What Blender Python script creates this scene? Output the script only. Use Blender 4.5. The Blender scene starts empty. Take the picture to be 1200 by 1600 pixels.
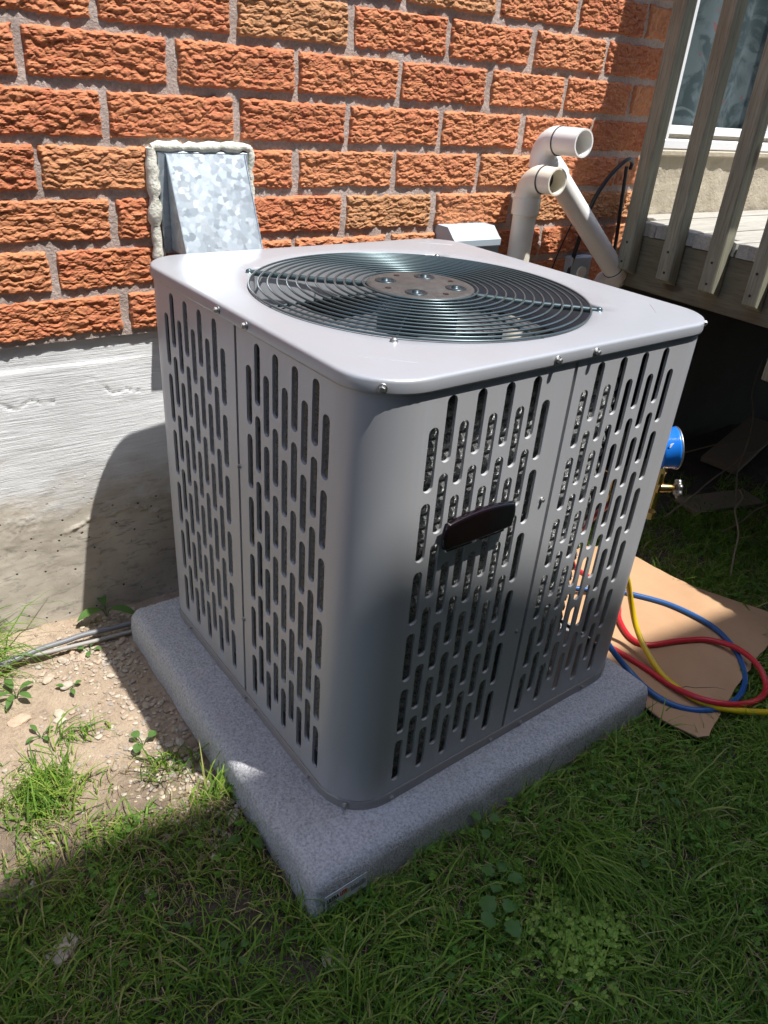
import bpy, math, random
import numpy as np
from mathutils import Vector, Matrix
from math import radians as R, pi, sin, cos, tan, sqrt

SC = bpy.context.scene
COL = SC.collection
random.seed(7)
RNG = np.random.default_rng(11)

# ------------------------------------------------------------------ camera
cam = bpy.data.cameras.new('camera')
cam.sensor_fit = 'HORIZONTAL'; cam.sensor_width = 36.0
cam.lens = 1168.05 / 1200 * 36.0
cam.clip_start = 0.02; cam.clip_end = 400
camo = bpy.data.objects.new('camera', cam); COL.objects.link(camo)
camo.location = (0.1073, -1.5813, 1.2012)
camo.rotation_euler = (1.0473, -0.0705, -0.6008)
SC.camera = camo

# ------------------------------------------------------------------ light
SUN = Vector((0.20, -0.345, 1.0)).normalized()          # towards the sun
elev = math.asin(SUN.z); az = math.atan2(SUN.x, SUN.y)
w = bpy.data.worlds.new('World'); SC.world = w; w.use_nodes = True
nt = w.node_tree; nt.nodes.clear()
sky = nt.nodes.new('ShaderNodeTexSky'); sky.sky_type = 'NISHITA'; sky.sun_disc = False
sky.sun_elevation = elev; sky.sun_rotation = az
sky.air_density = 1.0; sky.dust_density = 1.0; sky.ozone_density = 1.0
bg = nt.nodes.new('ShaderNodeBackground'); bg.inputs['Strength'].default_value = 0.15
wo = nt.nodes.new('ShaderNodeOutputWorld')
nt.links.new(sky.outputs[0], bg.inputs[0]); nt.links.new(bg.outputs[0], wo.inputs[0])
sl = bpy.data.lights.new('sun', 'SUN'); sl.energy = 3.0; sl.angle = R(0.53); sl.color = (1.0, 0.975, 0.935)
so = bpy.data.objects.new('sun', sl); COL.objects.link(so)
so.rotation_euler = SUN.to_track_quat('Z', 'Y').to_euler(); so.location = (1, -3, 6)
SC.view_settings.view_transform = 'Standard'; SC.view_settings.look = 'None'
SC.view_settings.gamma = 1.0; SC.view_settings.exposure = 1.28
SC.view_settings.use_curve_mapping = False

# ------------------------------------------------------------------ mesh helpers
class MB:
    def __init__(s): s.v = []; s.f = []; s.sm = []
    def add(s, vs, fs, smooth=False):
        o = len(s.v); s.v.extend([tuple(p) for p in vs])
        for f in fs: s.f.append(tuple(i + o for i in f)); s.sm.append(smooth)
        return s
    def box(s, a, b, bev=0.0):
        x0, y0, z0 = a; x1, y1, z1 = b
        if bev <= 0:
            s.add([(x0,y0,z0),(x1,y0,z0),(x1,y1,z0),(x0,y1,z0),(x0,y0,z1),(x1,y0,z1),(x1,y1,z1),(x0,y1,z1)],
                  [(0,3,2,1),(4,5,6,7),(0,1,5,4),(1,2,6,5),(2,3,7,6),(3,0,4,7)])
        else:
            c = ((x0+x1)/2,(y0+y1)/2,(z0+z1)/2); h = ((x1-x0)/2,(y1-y0)/2,(z1-z0)/2); b_ = min(bev, min(h)*.9)
            vs = []; idx = {}
            for sx in (-1,1):
                for sy in (-1,1):
                    for sz in (-1,1):
                        for ax in range(3):
                            p = [sx*(h[0]-b_), sy*(h[1]-b_), sz*(h[2]-b_)]
                            p[ax] = (sx,sy,sz)[ax]*h[ax]
                            idx[(sx,sy,sz,ax)] = len(vs); vs.append((c[0]+p[0], c[1]+p[1], c[2]+p[2]))
            fs = []
            for ax in range(3):
                o1, o2 = [k for k in range(3) if k != ax]
                for sg in (-1,1):
                    q = []
                    for a1, a2 in ((-1,-1),(1,-1),(1,1),(-1,1)):
                        t = [0,0,0]; t[ax] = sg; t[o1] = a1; t[o2] = a2; q.append(idx[(*t, ax)])
                    fs.append(tuple(q) if (sg > 0) == (ax != 1) else tuple(reversed(q)))
            for ax in range(3):            # edges along ax
                o1, o2 = [k for k in range(3) if k != ax]
                for a1 in (-1,1):
                    for a2 in (-1,1):
                        t0 = [0,0,0]; t1 = [0,0,0]; t0[ax] = -1; t1[ax] = 1
                        for t in (t0, t1): t[o1] = a1; t[o2] = a2
                        fs.append((idx[(*t0,o1)], idx[(*t1,o1)], idx[(*t1,o2)], idx[(*t0,o2)]))
            for sx in (-1,1):
                for sy in (-1,1):
                    for sz in (-1,1): fs.append(tuple(idx[(sx,sy,sz,k)] for k in range(3)))
            s.add(vs, fs)
        return s
    def tube(s, pts, r, n=10, closed=False, caps=True, smooth=True, flip=False):
        P = [Vector(p) for p in pts]; m = len(P); rr = r if hasattr(r, '__len__') else [r]*m
        T = []
        for i in range(m):
            a = P[(i-1) % m] if (closed or i > 0) else P[i]; b = P[(i+1) % m] if (closed or i < m-1) else P[i]
            T.append((b-a).normalized())
        up = Vector((0,0,1)) if abs(T[0].z) < .9 else Vector((1,0,0))
        N = (up - T[0]*up.dot(T[0])).normalized(); vs = []
        for i in range(m):
            N = (N - T[i]*N.dot(T[i])).normalized(); B = T[i].cross(N)
            for k in range(n):
                a = 2*pi*k/n; vs.append(P[i] + (N*cos(a)+B*sin(a))*rr[i])
        fs = []
        for i in range(m if closed else m-1):
            j = (i+1) % m
            for k in range(n):
                l = (k+1) % n; f = (i*n+k, i*n+l, j*n+l, j*n+k); fs.append(f[::-1] if flip else f)
        s.add(vs, fs, smooth)
        if caps and not closed:
            s.add(vs[:n], [tuple(range(n))[::-1]]); s.add(vs[-n:], [tuple(range(n))])
        return s
    def hollow(s, pts, ro, ri, n=28):
        s.tube(pts, ro, n, caps=False); s.tube(pts, ri, n, caps=False, flip=True)
        for end, nb in ((0,1),(-1,-2)):
            P = Vector(pts[end]); T = (Vector(pts[nb])-P).normalized()
            up = Vector((0,0,1)) if abs(T.z) < .9 else Vector((1,0,0))
            N = (up - T*up.dot(T)).normalized(); B = T.cross(N); vs = []
            for rad in (ri, ro):
                for k in range(n): a = 2*pi*k/n; vs.append(P + (N*cos(a)+B*sin(a))*rad - T*.0001)
            s.add(vs, [(k, (k+1)%n, n+(k+1)%n, n+k) for k in range(n)])
        return s
    def lathe(s, prof, n=24, org=(0,0,0), axis=(0,0,1), cap=True, smooth=True):
        A = Vector(axis).normalized(); up = Vector((0,0,1)) if abs(A.z) < .9 else Vector((1,0,0))
        N = (up - A*up.dot(A)).normalized(); B = A.cross(N); O = Vector(org); vs = []
        for r, h in prof:
            for k in range(n): a = 2*pi*k/n; vs.append(O + A*h + (N*cos(a)+B*sin(a))*r)
        fs = [(i*n+k, i*n+(k+1)%n, (i+1)*n+(k+1)%n, (i+1)*n+k) for i in range(len(prof)-1) for k in range(n)]
        s.add(vs, fs, smooth)
        if cap:
            s.add(vs[:n], [tuple(range(n))[::-1]]); s.add(vs[-n:], [tuple(range(n))])
        return s
    def prism(s, poly, z0, z1):
        n = len(poly)
        s.add([(x,y,z0) for x,y in poly]+[(x,y,z1) for x,y in poly],
              [tuple(range(n))[::-1], tuple(range(n,2*n))]+[(i,(i+1)%n,n+(i+1)%n,n+i) for i in range(n)])
        return s
    def xf(s, M):
        s.v = [tuple(M @ Vector(p)) for p in s.v]; return s
    def mesh(s, name, mat):
        me = bpy.data.meshes.new(name); me.from_pydata(s.v, [], s.f)
        me.polygons.foreach_set('use_smooth', s.sm)
        if mat: me.materials.append(mat)
        me.update(); return me
    def build(s, name, mat, parent=None, loc=None):
        return link(name, s.mesh(name, mat), parent, loc)

def link(name, me, parent=None, loc=None, rot=None):
    o = bpy.data.objects.new(name, me); COL.objects.link(o)
    if parent: o.parent = parent
    if loc is not None: o.location = loc
    if rot is not None: o.rotation_euler = rot
    return o
def tag(o, label=None, cat=None, group=None, kind=None):
    if label: o['label'] = label
    if cat: o['category'] = cat
    if group: o['group'] = group
    if kind: o['kind'] = kind
    return o
def thing(name, loc, label, cat, group=None, rz=0):
    o = bpy.data.objects.new(name, None); COL.objects.link(o); o.empty_display_size = .05
    o.location = loc; o.rotation_euler = (0,0,rz); return tag(o, label, cat, group)
def np_mesh(name, V, F, mat, smooth=False):
    """V (n,3), F (m,k) with k = 3 or 4"""
    me = bpy.data.meshes.new(name); V = np.asarray(V, dtype=np.float32); F = np.asarray(F, dtype=np.int32)
    k = F.shape[1]; me.vertices.add(len(V)); me.vertices.foreach_set('co', V.ravel())
    me.loops.add(F.size); me.loops.foreach_set('vertex_index', F.ravel())
    me.polygons.add(len(F)); me.polygons.foreach_set('loop_start', np.arange(0, F.size, k, dtype=np.int32))
    me.polygons.foreach_set('loop_total', np.full(len(F), k, dtype=np.int32))
    me.polygons.foreach_set('use_smooth', np.full(len(F), smooth, dtype=bool))
    me.materials.append(mat); me.update(calc_edges=True); return me

# ------------------------------------------------------------------ noise
def hsh(i, j, s):
    n = (i*374761393 + j*668265263 + s*974634777) & 0xffffffff
    n = ((n ^ (n >> 13)) * 1274126177) & 0xffffffff
    n = (n ^ (n >> 16)) & 0xffffffff
    return n / 4294967295.0
def vnoise(x, y, s=0):
    xi = np.floor(x).astype(np.int64); yi = np.floor(y).astype(np.int64); fx = x-xi; fy = y-yi
    fx = fx*fx*(3-2*fx); fy = fy*fy*(3-2*fy)
    a = hsh(xi,yi,s); b = hsh(xi+1,yi,s); c = hsh(xi,yi+1,s); d = hsh(xi+1,yi+1,s)
    return (a*(1-fx)+b*fx)*(1-fy)+(c*(1-fx)+d*fx)*fy
def fbm(x, y, s=0, o=4):
    r = 0; a = .5; t = 0
    for k in range(o): r = r + a*vnoise(x*2**k, y*2**k, s+k*17); t += a; a *= .5
    return r/t
def gz(x, y):
    """height of the ground"""
    x = np.asarray(x, float); y = np.asarray(y, float)
    h = (fbm(x*7, y*7, 3, 3)-.5)*.022 + (fbm(x*40, y*40, 5, 3)-.5)*.009
    h = h + .02*np.clip((.10+y)/.10, 0, 1)*np.clip((.6-x)/.5, 0, 1)         # soil banked up at the wall
    return h - .004

# ------------------------------------------------------------------ material helpers
def mat(name, base=(.5,.5,.5), rough=.6, metal=0.0, spec=None):
    m = bpy.data.materials.new(name); m.use_nodes = True; n = m.node_tree
    b = n.nodes['Principled BSDF']; b.inputs['Base Color'].default_value = (*base, 1)
    b.inputs['Roughness'].default_value = rough; b.inputs['Metallic'].default_value = metal
    if spec is not None: b.inputs['Specular IOR Level'].default_value = spec
    return m, n, b
def N(n, t, **kw):
    o = n.nodes.new('ShaderNode'+t)
    for k, v in kw.items():
        if hasattr(o, k) and k not in ('Scale','Detail'): setattr(o, k, v)
        else: o.inputs[k.replace('_',' ')].default_value = v
    return o
def coords(n, scale=(1,1,1), kind='Object'):
    t = n.nodes.new('ShaderNodeTexCoord'); mp = n.nodes.new('ShaderNodeMapping'); mp.inputs['Scale'].default_value = scale
    n.links.new(t.outputs[kind], mp.inputs[0]); return mp.outputs[0]
def noise(n, vec, scale, detail=4, rough=.55, dist=0):
    o = N(n, 'TexNoise'); o.inputs['Scale'].default_value = scale; o.inputs['Detail'].default_value = detail
    o.inputs['Roughness'].default_value = rough; o.inputs['Distortion'].default_value = dist
    n.links.new(vec, o.inputs['Vector']); return o.outputs['Fac']
def ramp(n, fac, stops, interp='LINEAR'):
    r = n.nodes.new('ShaderNodeValToRGB'); r.color_ramp.interpolation = interp; e = r.color_ramp.elements
    while len(e) < len(stops): e.new(.5)
    for k, (p, c) in enumerate(stops):
        e[k].position = p; c = c if hasattr(c, '__len__') else (c,c,c); e[k].color = (*c, 1)
    n.links.new(fac, r.inputs[0]); return r.outputs[0]
def mix(n, fac, a, b, mode='MIX'):
    m = n.nodes.new('ShaderNodeMix'); m.data_type = 'RGBA'; m.blend_type = mode
    for sock, v in ((m.inputs[0], fac), (m.inputs[6], a), (m.inputs[7], b)):
        if hasattr(v, 'links') or isinstance(v, bpy.types.NodeSocket): n.links.new(v, sock)
        elif isinstance(v, (int,float)): sock.default_value = v if sock == m.inputs[0] else (v,v,v,1)
        else: sock.default_value = (*v, 1)
    return m.outputs[2]
def bump(n, b, h, strength=.5, dist=.01, prev=None):
    o = n.nodes.new('ShaderNodeBump'); o.inputs['Strength'].default_value = strength; o.inputs['Distance'].default_value = dist
    n.links.new(h, o.inputs['Height'])
    if prev: n.links.new(prev, o.inputs['Normal'])
    n.links.new(o.outputs[0], b.inputs['Normal']); return o.outputs[0]
def math_(n, op, a, b=None, clamp=False):
    m = n.nodes.new('ShaderNodeMath'); m.operation = op; m.use_clamp = clamp
    for i, v in enumerate((a, b)):
        if v is None: continue
        if isinstance(v, (int,float)): m.inputs[i].default_value = v
        else: n.links.new(v, m.inputs[i])
    return m.outputs[0]
def sepxyz(n, vec):
    s = n.nodes.new('ShaderNodeSeparateXYZ'); n.links.new(vec, s.inputs[0]); return s.outputs

# brick: burnt orange, each brick a little different
M_BRICK, n, b = mat('fired_clay_brick', rough=.9)
oi = n.nodes.new('ShaderNodeObjectInfo'); vec = coords(n)
vadd = n.nodes.new('ShaderNodeVectorMath'); vadd.operation = 'ADD'; n.links.new(vec, vadd.inputs[0])
loc = n.nodes.new('ShaderNodeVectorMath'); loc.operation = 'SCALE'; loc.inputs['Scale'].default_value = 9.0
n.links.new(oi.outputs['Location'], loc.inputs[0]); n.links.new(loc.outputs[0], vadd.inputs[1])
base = ramp(n, oi.outputs['Random'], [(0,(.42,.128,.058)),(.3,(.48,.155,.070)),(.6,(.51,.182,.084)),(.85,(.50,.205,.095)),(.94,(.46,.215,.10)),(1,(.42,.235,.115))])
f1 = noise(n, vadd.outputs[0], 18, 5, .6); f2 = noise(n, vadd.outputs[0], 130, 3, .6)
c = mix(n, ramp(n, f1, [(.38,0),(.68,1)]), base, mix(n, .45, base, (.60,.27,.11)))
c = mix(n, ramp(n, f2, [(.5,0),(.72,.75)]), c, mix(n, .5, c, (.64,.34,.18)))
c = mix(n, ramp(n, f2, [(.28,.6),(.42,0)]), c, (.26,.07,.03))
n.links.new(c, b.inputs['Base Color']); bump(n, b, f2, .5, .0025)
# mortar
M_MORTAR, n, b = mat('pinkish_grey_mortar', rough=.95); vec = coords(n)
f = noise(n, vec, 160, 5, .7); g = noise(n, vec, 9, 4)
c = mix(n, ramp(n, g, [(.35,0),(.7,1)]), (.50,.40,.35), (.66,.55,.49)); c = mix(n, ramp(n, f, [(.3,0),(.6,1)]), mix(n, .5, c, (.22,.15,.12)), c)
n.links.new(c, b.inputs['Base Color']); bump(n, b, f, .9, .004)
# foundation: white brushed parging above, bare pitted concrete below
M_FOUND, n, b = mat('brushed_parging_and_concrete', rough=.9); vec = coords(n); xyz = sepxyz(n, vec)
edge = noise(n, coords(n,(2.2,1,5)), 1.6, 5, .6)
lvl = math_(n, 'ADD', xyz[2], math_(n, 'MULTIPLY', math_(n,'SUBTRACT', edge, .5), .42))
lvl = math_(n, 'ADD', lvl, math_(n, 'MULTIPLY', math_(n,'SUBTRACT', xyz[0], -.95), .18))
painted = ramp(n, lvl, [(.335,0),(.42,1)])
brush = noise(n, coords(n,(3,1,95)), 2.2, 6, .65, .5); brush2 = noise(n, coords(n,(7,1,60)), 4, 5, .6, 1.5)
blotch = noise(n, vec, 5, 6, .6)
white = mix(n, ramp(n, blotch, [(.35,0),(.7,1)]), (.70,.71,.71), (.86,.87,.87))
white = mix(n, ramp(n, brush, [(.3,.45),(.5,0)]), white, (.58,.59,.60))
tan = mix(n, ramp(n, noise(n, vec, 7, 6, .65), [(.3,0),(.7,1)]), (.40,.355,.29), (.60,.545,.455))
tan = mix(n, ramp(n, noise(n, coords(n,(9,1,26)), 2.5, 6, .7, .8), [(.52,0),(.66,.7)]), tan, (.20,.18,.16))
vo = N(n, 'TexVoronoi'); vo.inputs['Scale'].default_value = 46; n.links.new(vec, vo.inputs['Vector'])
vo.inputs['Randomness'].default_value = 1.0
sel = noise(n, vec, 30, 1); pit = math_(n, 'MULTIPLY', ramp(n, vo.outputs['Distance'], [(.09,1),(.14,0)]), ramp(n, sel, [(.47,0),(.5,1)]))
pit = math_(n, 'MULTIPLY', pit, math_(n, 'SUBTRACT', 1.0, painted))
tan = mix(n, pit, tan, (.06,.05,.045))
c = mix(n, painted, tan, white)
c = mix(n, ramp(n, math_(n,'ADD', xyz[0], -.45), [(.0,0),(.10,1)]), c, mix(n, blotch, (.07,.065,.06), (.13,.12,.105)))   # shade under the deck painted into the colour as near-black grey
n.links.new(c, b.inputs['Base Color'])
h = math_(n, 'ADD', math_(n,'MULTIPLY', brush, painted), math_(n,'MULTIPLY', brush2, math_(n,'MULTIPLY',painted,.5)))
h = math_(n, 'ADD', h, math_(n, 'MULTIPLY', noise(n, vec, 90, 4, .7), .35)); h = math_(n, 'SUBTRACT', h, math_(n,'MULTIPLY',pit,1.2))
bump(n, b, h, .45, .004)
# soil
M_SOIL, n, b = mat('dry_sandy_soil', rough=.97); vec = coords(n)
f = noise(n, vec, 6, 6, .65); g = noise(n, vec, 60, 5, .7); k = noise(n, vec, 260, 3, .7); xyz = sepxyz(n, vec)
dry = mix(n, ramp(n, f, [(.35,0),(.7,1)]), (.33,.245,.17), (.46,.36,.26)); wet = mix(n, f, (.055,.04,.028), (.10,.075,.05))
d = math_(n, 'ADD', math_(n, 'MULTIPLY', xyz[1], 3.2), 2.35)            # bare dry strip near the wall, left of the pad
d = math_(n, 'ADD', d, math_(n, 'MULTIPLY', math_(n, 'SUBTRACT', f, .5), 1.6))
d2 = ramp(n, math_(n, 'SUBTRACT', 1.25, xyz[0]), [(.3,0),(.55,1)])
c = mix(n, math_(n, 'MULTIPLY', ramp(n, d, [(.1,0),(.9,1)]), d2), wet, dry)
c = mix(n, ramp(n, g, [(.3,.65),(.5,0)]), c, mix(n, .6, c, (.05,.035,.025))); c = mix(n, ramp(n, k, [(.6,0),(.75,.7)]), c, mix(n, .5, c, (.5,.45,.38)))
n.links.new(c, b.inputs['Base Color']); pv = bump(n, b, g, .8, .012); bump(n, b, k, .7, .004, pv)
# leaf-like material, colour varies from blade to blade
def leafmat(name, cols, rough=.5, trans=.35):
    m, n, b = mat(name, rough=rough, spec=.18); geo = n.nodes.new('ShaderNodeNewGeometry')
    c = ramp(n, geo.outputs['Random Per Island'], cols)
    f = noise(n, coords(n), 7, 3); c = mix(n, ramp(n, f, [(.3,.35),(.7,0)]), c, mix(n, .5, c, (.10,.10,.03)))
    n.links.new(c, b.inputs['Base Color'])
    tr = n.nodes.new('ShaderNodeBsdfTranslucent'); n.links.new(mix(n, .5, c, (.22,.38,.03)), tr.inputs[0])
    ms = n.nodes.new('ShaderNodeMixShader'); ms.inputs[0].default_value = trans
    out = n.nodes['Material Output']; n.links.new(b.outputs[0], ms.inputs[1]); n.links.new(tr.outputs[0], ms.inputs[2]); n.links.new(ms.outputs[0], out.inputs[0])
    return m
M_GRASS = leafmat('grass_blade', [(0,(.060,.155,.018)),(.3,(.105,.225,.026)),(.6,(.165,.295,.036)),(.85,(.26,.36,.055)),(1,(.38,.37,.13))])
M_STRAW = leafmat('dry_straw', [(0,(.30,.23,.11)),(.5,(.44,.35,.19)),(1,(.19,.14,.07))], .7, .15)
M_LEAF = leafmat('broad_weed_leaf', [(0,(.06,.13,.045)),(.6,(.09,.19,.05)),(1,(.12,.22,.08))], .5, .3)
M_CLOVER = leafmat('clover_leaf', [(0,(.06,.16,.02)),(.7,(.11,.25,.03)),(1,(.18,.30,.05))], .5, .3)
M_CLOVER_SUN = leafmat('sun_dapple_clover_leaf', [(0,(.16,.28,.04)),(.7,(.26,.40,.06)),(1,(.36,.46,.10))], .5, .3)  # clover with a sun dapple put into its paler colour
# gravel
def stonemat(name, cols):
    m, n, b = mat(name, rough=.9); geo = n.nodes.new('ShaderNodeNewGeometry'); oi = n.nodes.new('ShaderNodeObjectInfo')
    r = math_(n, 'FRACT', math_(n, 'ADD', geo.outputs['Random Per Island'], oi.outputs['Random']))
    c = ramp(n, r, cols); f = noise(n, coords(n), 120, 4, .7); c = mix(n, ramp(n, f, [(.3,.5),(.6,0)]), c, mix(n, .5, c, (.12,.09,.07)))
    n.links.new(c, b.inputs['Base Color']); bump(n, b, f, .4, .002); return m
M_GRAVEL = stonemat('gravel', [(0,(.30,.23,.16)),(.3,(.42,.35,.26)),(.6,(.5,.44,.35)),(.8,(.28,.25,.22)),(1,(.50,.36,.25))])
# painted steel of the condenser
def paint(name, base, rough=.33, metal=.25):
    m, n, b = mat(name, base, rough, metal); vec = coords(n)
    f = noise(n, vec, 3, 4); k = noise(n, vec, 420, 2)
    cc_ = mix(n, f, tuple(x*.94 for x in base), tuple(min(1,x*1.05) for x in base))
    dust = noise(n, coords(n,(14,14,1.6)), 2.0, 5, .65); low = ramp(n, sepxyz(n, vec)[2], [(0.0,.55),(.22,.12),(.8,.10)])
    cc_ = mix(n, math_(n,'MULTIPLY', ramp(n, dust, [(.42,0),(.72,1)]), low), cc_, (.36,.32,.27))
    n.links.new(cc_, b.inputs['Base Color'])
    n.links.new(ramp(n, noise(n, vec, 9, 5, .7), [(.2,rough-.05),(.8,rough+.09)]), b.inputs['Roughness'])
    bump(n, b, k, .05, .0006); return m
M_PAINT = paint('greige_powder_paint', (.41,.415,.43), .36, .10)  # panel tone lifted above the lid's to offset grazing sun
M_LID = paint('greige_powder_paint_sun_toned', (.355,.368,.392), .34, .15)  # same paint as the panels, toned darker to hold down full sun
M_PANLIP = paint('greige_powder_paint_darker', (.30,.29,.285), .4)
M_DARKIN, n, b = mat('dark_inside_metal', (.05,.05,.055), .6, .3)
M_FAN, n, b = mat('fan_blade_grey', (.13,.13,.135), .4, .3); f = noise(n, coords(n), 12, 4); bump(n, b, f, .03, .002)
M_WIRE, n, b = mat('teal_coated_wire', (.075,.11,.12), .3, .5)
M_PLATE, n, b = mat('taupe_motor_plate', (.20,.18,.165), .6, .0); vec = coords(n)
n.links.new(mix(n, ramp(n, noise(n, vec, 60, 5, .7), [(.35,0),(.7,1)]), (.045,.043,.041), (.075,.072,.068)), b.inputs['Base Color'])
M_KNOB, n, b = mat('teal_bolt_cap', (.035,.055,.065), .35, .5)
M_ZINC, n, b = mat('zinc_screw', (.34,.34,.33), .4, .9)
M_BLACK, n, b = mat('black_plastic', (.018,.016,.018), .28); 
M_BADGE, n, b = mat('badge_black_gloss', (.006,.006,.007), .10)
x_ = sepxyz(n, coords(n))[0]; n.links.new(ramp(n, x_, [(.0,(.009,.004,.006)),(.05,(.006,.006,.008))]), b.inputs['Base Color'])
M_BLACKM, n, b = mat('black_compressor_paint', (.02,.02,.022), .4)
# spiny aluminium coil
M_COIL, n, b = mat('spiny_aluminium_fin', (.62,.63,.62), .36, .75); vec = coords(n, (1,1,1))
f = noise(n, coords(n,(1,1,1.3)), 330, 4, .85); g = noise(n, vec, 26, 3, .6)
n.links.new(mix(n, ramp(n, f, [(.37,0),(.56,1)]), (.05,.05,.048), (.94,.95,.93)), b.inputs['Base Color'])
bump(n, b, f, 1.0, .012)
# pad
M_PAD, n, b = mat('pebbled_grey_pad', rough=.9, spec=.25); vec = coords(n)
f = noise(n, vec, 210, 3, .6); g = noise(n, vec, 560, 3, .7); k = noise(n, vec, 5, 4)
c = mix(n, ramp(n, f, [(.32,0),(.6,1)]), (.46,.465,.48), (.80,.80,.82)); c = mix(n, ramp(n, g, [(.56,0),(.72,1)]), c, (.68,.68,.69)); c = mix(n, ramp(n, g, [(.28,.8),(.4,0)]), c, (.13,.13,.14))
c = mix(n, ramp(n, k, [(.3,.3),(.7,0)]), c, mix(n, .5, c, (.34,.30,.24)))
n.links.new(c, b.inputs['Base Color']); pv = bump(n, b, f, 1.0, .009); bump(n, b, g, .7, .003, pv)
# galvanised
M_GALV, n, b = mat('spangled_galvanised_steel', rough=.38, metal=.55); vec = coords(n)
vo = N(n, 'TexVoronoi'); vo.inputs['Scale'].default_value = 88
dv = n.nodes.new('ShaderNodeVectorMath'); dv.operation = 'ADD'; nn = n.nodes.new('ShaderNodeTexNoise'); nn.inputs['Scale'].default_value = 90; n.links.new(vec, nn.inputs['Vector'])
sc_ = n.nodes.new('ShaderNodeVectorMath'); sc_.operation = 'SCALE'; sc_.inputs['Scale'].default_value = .012; n.links.new(nn.outputs['Color'], sc_.inputs[0])
n.links.new(vec, dv.inputs[0]); n.links.new(sc_.outputs[0], dv.inputs[1]); n.links.new(dv.outputs[0], vo.inputs['Vector'])
s_ = sepxyz(n, vo.outputs['Color'])
n.links.new(ramp(n, s_[0], [(0,(.37,.43,.48)),(.4,(.41,.47,.52)),(.75,(.46,.52,.57)),(1,(.52,.57,.61))]), b.inputs['Base Color'])
n.links.new(ramp(n, s_[1], [(0,.3),(1,.5)]), b.inputs['Roughness'])
M_CAULK, n, b = mat('cream_foam_sealant', (.66,.64,.50), .7); f = noise(n, coords(n), 70, 4, .7); bump(n, b, f, .8, .006)
n.links.new(mix(n, ramp(n, f, [(.3,0),(.7,1)]), (.56,.55,.46), (.78,.76,.66)), b.inputs['Base Color'])
# PVC
def pvc(name, col):
    m, n, b = mat(name, col, .32); vec = coords(n)
    f = noise(n, vec, 14, 5, .65); n.links.new(mix(n, ramp(n, f, [(.45,0),(.75,.5)]), col, tuple(x*.86 for x in col)), b.inputs['Base Color'])
    b.inputs['Subsurface Weight'].default_value = .08; b.inputs['Subsurface Radius'].default_value = (.01,.008,.005); return m
M_PVCW = pvc('white_pvc', (.88,.86,.82)); M_PVCC = pvc('cream_pvc', (.86,.80,.66))
M_RINGBLK, n, b = mat('dark_joint_gap', (.05,.045,.05), .6)
M_BOXGREY, n, b = mat('pale_grey_cover_plastic', (.40,.47,.52), .45)
M_CABLE, n, b = mat('black_cable', (.02,.02,.022), .4)
M_CABLEG, n, b = mat('grey_cable', (.16,.16,.17), .5)
M_CABLEW, n, b = mat('pale_cable', (.30,.285,.26), .6)
# wood
def wood(name, ca, cb, cc, axis=2):
    m, n, b = mat(name, rough=.82); oi = n.nodes.new('ShaderNodeObjectInfo')
    sc = [28,28,28]; sc[axis] = 1.6; t = n.nodes.new('ShaderNodeTexCoord'); ad = n.nodes.new('ShaderNodeVectorMath'); ad.operation = 'ADD'
    cr = n.nodes.new('ShaderNodeCombineXYZ'); n.links.new(math_(n,'MULTIPLY',oi.outputs['Random'],13.0), cr.inputs[0]); n.links.new(math_(n,'MULTIPLY',oi.outputs['Random'],7.0), cr.inputs[2])
    n.links.new(t.outputs['Object'], ad.inputs[0]); n.links.new(cr.outputs[0], ad.inputs[1])
    mp = n.nodes.new('ShaderNodeMapping'); mp.inputs['Scale'].default_value = sc; n.links.new(ad.outputs[0], mp.inputs[0])
    g = noise(n, mp.outputs[0], 2.2, 6, .6, 1.2); k = noise(n, mp.outputs[0], 9, 4, .7)
    c = mix(n, ramp(n, g, [(.3,0),(.65,1)]), ca, cb); c = mix(n, ramp(n, k, [(.3,.7),(.5,0)]), c, cc)
    f = noise(n, ad.outputs[0], 5, 4); c = mix(n, ramp(n, f, [(.35,.5),(.6,0)]), c, mix(n, .5, c, cc))
    vo = N(n, 'TexVoronoi'); vo.inputs['Scale'].default_value = 1.0; sc2 = [11,11,11]; sc2[axis] = 4.2
    mp2 = n.nodes.new('ShaderNodeMapping'); mp2.inputs['Scale'].default_value = sc2; n.links.new(ad.outputs[0], mp2.inputs[0]); n.links.new(mp2.outputs[0], vo.inputs['Vector'])
    c = mix(n, ramp(n, vo.outputs['Distance'], [(.10,.85),(.17,0)]), c, (.07,.045,.028))
    n.links.new(c, b.inputs['Base Color']); bump(n, b, g, .35, .003); return m
M_WOODV = wood('pressure_treated_post', (.22,.215,.15), (.34,.335,.25), (.13,.11,.07), 2)
M_WOODY = wood('pressure_treated_joist', (.13,.115,.075), (.20,.18,.115), (.08,.065,.04), 1)
M_WOODX = wood('weathered_deck_board', (.32,.305,.265), (.44,.42,.37), (.18,.165,.14), 0)
M_VINYL, n, b = mat('white_window_vinyl', (.80,.81,.82), .35)
M_SILL, n, b = mat('stuccoed_beige_sill', rough=.95); vec = coords(n); f = noise(n, vec, 60, 5, .75); g = noise(n, vec, 8, 4)
n.links.new(mix(n, g, (.40,.35,.26), (.52,.46,.36)), b.inputs['Base Color']); bump(n, b, f, .8, .006)
M_GLASS, n, b = mat('window_glass', (1,1,1), .02)
gl = n.nodes.new('ShaderNodeBsdfGlossy'); gl.inputs['Roughness'].default_value = .015; tp = n.nodes.new('ShaderNodeBsdfTransparent'); tp.inputs[0].default_value = (.86,.9,.9,1)
fr = n.nodes.new('ShaderNodeFresnel'); fr.inputs[0].default_value = 1.5; ms = n.nodes.new('ShaderNodeMixShader')
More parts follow.
